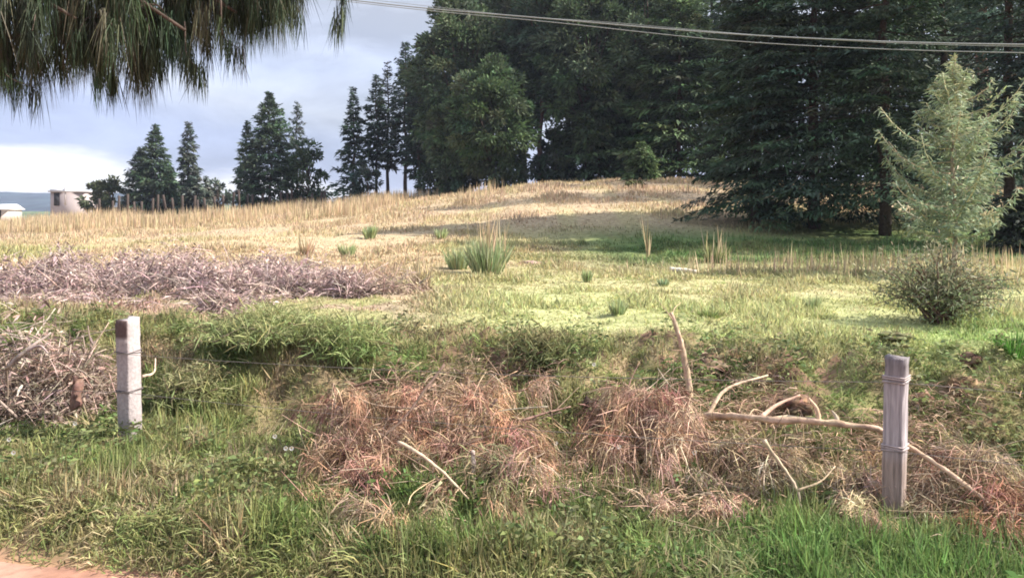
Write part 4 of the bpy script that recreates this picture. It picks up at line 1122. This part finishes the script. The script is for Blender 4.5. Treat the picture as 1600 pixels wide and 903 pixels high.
g = MB(); g.strips(np.stack([x, y, H(x, y) + rng.uniform(0.0, 0.14, n)], -1), d, rng.uniform(0.06, 0.25, n), 0.014, 0.4, jit(np.array(PU)[rng.integers(0, 5, n)], n, 0.2, 0.05))
tag(g.build('brush_litter', M_DRY), 'pinkish grey dead stems strewn between the heaps of the purple row', 'litter', None, 'stuff')
GL = [(0.15, 0.11, 0.09), (0.42, 0.33, 0.29), (0.50, 0.40, 0.355), (0.26, 0.20, 0.16), (0.46, 0.32, 0.28), (0.27, 0.24, 0.18)]
heap(60, 620, 7.9, 215, 175, 'large grey pink heap of roots and dead brush left of the pale post', 'heaps beside the pale post', GL, n=4200, nbr=20, r=0.016)
heap(-40, 622, 8.0, 160, 140, 'grey brush heap running out of the picture at the left edge', 'heaps beside the pale post', GL, n=2400, nbr=10, r=0.016)
heap(135, 612, 8.1, 100, 105, 'lower brush heap between the large root heap and the pale post', 'heaps beside the pale post', GL, n=2200, nbr=9, r=0.016)
stick('tree_stump', [[(118, 640, 7.3), (120, 610, 7.35), (124, 588, 7.4)]], 'short reddish brown stump at the foot of the large grey pink heap', 0.050, (0.21, 0.125, 0.10), 'stump', 0.85)
stick('root_branch', [[(10, 575, 7.5), (45, 545, 7.5), (80, 520, 7.6)], [(40, 550, 7.5), (62, 540, 7.45), (75, 552, 7.4)]], 'thick grey root sticking out of the large grey pink heap', 0.024, (0.40, 0.33, 0.29), 'root')

# ------------------------------------------------------------------ small white flowers
fl = None
for (px, py, Y) in ((447, 769, 6.0), (456, 769, 6.0), (430, 740, 6.2), (868, 722, 6.1), (22, 812, 6.0), (15, 768, 6.3), (967, 715, 6.0), (928, 598, 7.3), (118, 726, 6.7), (1085, 742, 5.9)):
    p = gpt(px, py, Y)
    zg = float(H(p[0], p[1])); p[2] = zg + max(0.3, p[2] - zg)
    if fl is None:
        fl = root = empty('white_flower', (0, 0, 0))
        g = MB(); n = 9; a = np.arange(n) / n * 6.283
        g.strips(np.zeros((n, 3)), np.stack([np.cos(a), -0.5 + 0 * a, np.sin(a)], -1), 0.021, 0.014, 0.1, [0.85, 0.84, 0.80], w0=0.5, side=np.repeat([[0., 1, 0]], n, 0)); g.build('petals', M_PETAL, root)
        g = MB(); g.box((0, -0.004, 0), (0.007, 0.006, 0.007), [0.6, 0.45, 0.08]); g.build('flower_centre', M_PETAL, root)
        g = MB(); g.tube([[0, 0, 0], [0.01, 0.01, -0.1], [0, 0.02, -0.24]], 0.0018, [0.14, 0.2, 0.06], 4); g.build('flower_stalk', M_GRASS, root)
    else:
        root = fl.copy(); COL.objects.link(root)
        for ch in fl.children:
            c = ch.copy(); COL.objects.link(c); c.parent = root
    root.location = p
    tag(root, 'tiny white flower standing in the roadside grass', 'flower', 'tiny white flowers in the grass')

# ------------------------------------------------------------------ air
HAZE = 0.00030
v = MB(); v.box((0, 0, 23.5), (3500, 3500, 65), [0.8, 0.8, 0.8])
mh = bpy.data.materials.new('haze_air'); mh.use_nodes = True
mh.node_tree.nodes.remove(mh.node_tree.nodes['Principled BSDF'])
pv = mh.node_tree.nodes.new('ShaderNodeVolumePrincipled')
pv.inputs['Color'].default_value = (0.64, 0.74, 1.0, 1); pv.inputs['Density'].default_value = HAZE
mh.node_tree.links.new(pv.outputs['Volume'], mh.node_tree.nodes['Material Output'].inputs['Volume'])
if HAZE:
    tag(v.build('haze', mh), 'thin bluish air', 'haze', None, 'stuff')

# ------------------------------------------------------------------ light and sky
SUN_EL = math.radians(40); to_sun = np.array([0.995, -0.08])     # from the right
az_ = math.atan2(to_sun[0], to_sun[1])
sd = bpy.data.lights.new('sun', 'SUN'); sd.energy = 5.0; sd.angle = math.radians(0.6); sd.color = (1.0, 0.93, 0.82)
so = bpy.data.objects.new('sun', sd); COL.objects.link(so)
so.rotation_euler = (math.pi / 2 - SUN_EL, 0, math.pi - az_)
so.location = (30, 5, 40)

w = bpy.data.worlds.new('World'); scene.world = w; w.use_nodes = True
N = w.node_tree.nodes; Lk = w.node_tree.links
bg = N['Background']; bg.inputs['Strength'].default_value = 0.1
sky = N.new('ShaderNodeTexSky'); sky.sky_type = 'NISHITA'; sky.sun_disc = False
sky.sun_elevation = SUN_EL; sky.sun_rotation = az_
tc = N.new('ShaderNodeTexCoord'); sep = N.new('ShaderNodeSeparateXYZ'); Lk.new(tc.outputs['Generated'], sep.inputs[0])
mp = N.new('ShaderNodeMapping'); mp.inputs['Scale'].default_value = (3.0, 3.0, 9.0); Lk.new(tc.outputs['Generated'], mp.inputs['Vector'])
n1 = N.new('ShaderNodeTexNoise'); n1.inputs['Scale'].default_value = 1.3; n1.inputs['Detail'].default_value = 5; n1.inputs['Roughness'].default_value = 0.55
Lk.new(mp.outputs['Vector'], n1.inputs['Vector'])
# cloud layers follow height above the horizon, broken by noise
ad = N.new('ShaderNodeMath'); ad.operation = 'MULTIPLY_ADD'; Lk.new(n1.outputs['Fac'], ad.inputs[0]); ad.inputs[1].default_value = 0.09; Lk.new(sep.outputs['Z'], ad.inputs[2])
sb = N.new('ShaderNodeMath'); sb.operation = 'SUBTRACT'; Lk.new(ad.outputs[0], sb.inputs[0]); sb.inputs[1].default_value = 0.045
sx_ = N.new('ShaderNodeMath'); sx_.operation = 'MULTIPLY_ADD'; Lk.new(sep.outputs['X'], sx_.inputs[0]); sx_.inputs[1].default_value = 0.10; Lk.new(sb.outputs[0], sx_.inputs[2])
so2 = N.new('ShaderNodeMath'); so2.operation = 'ADD'; Lk.new(sx_.outputs[0], so2.inputs[0]); so2.inputs[1].default_value = 0.05
cr = N.new('ShaderNodeValToRGB'); Lk.new(so2.outputs[0], cr.inputs['Fac'])
e = cr.color_ramp.elements
e[0].position = 0.0; e[0].color = (0.80, 0.80, 0.82, 1)
e[1].position = 1.0; e[1].color = (0.60, 0.64, 0.72, 1)
for pos, c in ((0.035, (0.95, 0.93, 0.92, 1)), (0.06, (0.95, 0.93, 0.93, 1)), (0.075, (0.42, 0.47, 0.71, 1)), (0.12, (0.44, 0.49, 0.72, 1)), (0.16, (0.60, 0.63, 0.74, 1)), (0.21, (0.52, 0.57, 0.74, 1)), (0.30, (0.66, 0.69, 0.79, 1))):
    q = e.new(pos); q.color = c
sc_ = N.new('ShaderNodeVectorMath'); sc_.operation = 'SCALE'; mz = N.new('ShaderNodeMapRange'); Lk.new(sep.outputs['Z'], mz.inputs['Value'])
mz.inputs['From Min'].default_value = 0.33; mz.inputs['From Max'].default_value = 0.8; mz.inputs['To Min'].default_value = 5.0; mz.inputs['To Max'].default_value = 8.5
Lk.new(mz.outputs['Result'], sc_.inputs['Scale'])
Lk.new(cr.outputs['Color'], sc_.inputs[0])
mp2 = N.new('ShaderNodeMapping'); mp2.inputs['Scale'].default_value = (2.2, 2.2, 6.5); mp2.inputs['Location'].default_value = (3.1, 0.4, 1.7); Lk.new(tc.outputs['Generated'], mp2.inputs['Vector'])
n2 = N.new('ShaderNodeTexNoise'); n2.inputs['Scale'].default_value = 2.0; n2.inputs['Detail'].default_value = 6; n2.inputs['Roughness'].default_value = 0.58; n2.inputs['Distortion'].default_value = 0.4
Lk.new(mp2.outputs['Vector'], n2.inputs['Vector'])
m2 = N.new('ShaderNodeMapRange'); m2.inputs['From Min'].default_value = 0.38; m2.inputs['From Max'].default_value = 0.66; m2.inputs['To Min'].default_value = 0.80; m2.inputs['To Max'].default_value = 1.30
Lk.new(n2.outputs['Fac'], m2.inputs['Value'])
ml = N.new('ShaderNodeMath'); ml.operation = 'MULTIPLY'; Lk.new(m2.outputs['Result'], ml.inputs[0]); Lk.new(mz.outputs['Result'], ml.inputs[1]); Lk.new(ml.outputs[0], sc_.inputs['Scale'])
mx = N.new('ShaderNodeMix'); mx.data_type = 'RGBA'; mx.inputs['Factor'].default_value = 0.85
Lk.new(sky.outputs['Color'], mx.inputs[6]); Lk.new(sc_.outputs['Vector'], mx.inputs[7])
Lk.new(mx.outputs[2], bg.inputs['Color'])

# ------------------------------------------------------------------ camera and picture
cd = bpy.data.cameras.new('camera'); cam = bpy.data.objects.new('camera', cd); COL.objects.link(cam)
cd.sensor_width = 36; cd.lens = 36 * F / 1600
cd.shift_y = -(451.5 - HOR) / 1600
cam.location = (0, 0, EYE); cam.rotation_euler = (math.pi / 2, 0, 0)
cd.clip_start = 0.05; cd.clip_end = 20000
scene.camera = cam
scene.view_settings.view_transform = 'Standard'; scene.view_settings.look = 'None'
scene.view_settings.exposure = 1.2; scene.view_settings.gamma = 1
scene.cycles.use_denoising = True
scene.cycles.max_bounces = 6; scene.cycles.transparent_max_bounces = 8; scene.cycles.volume_bounces = 0
scene.cycles.filter_width = 1.8
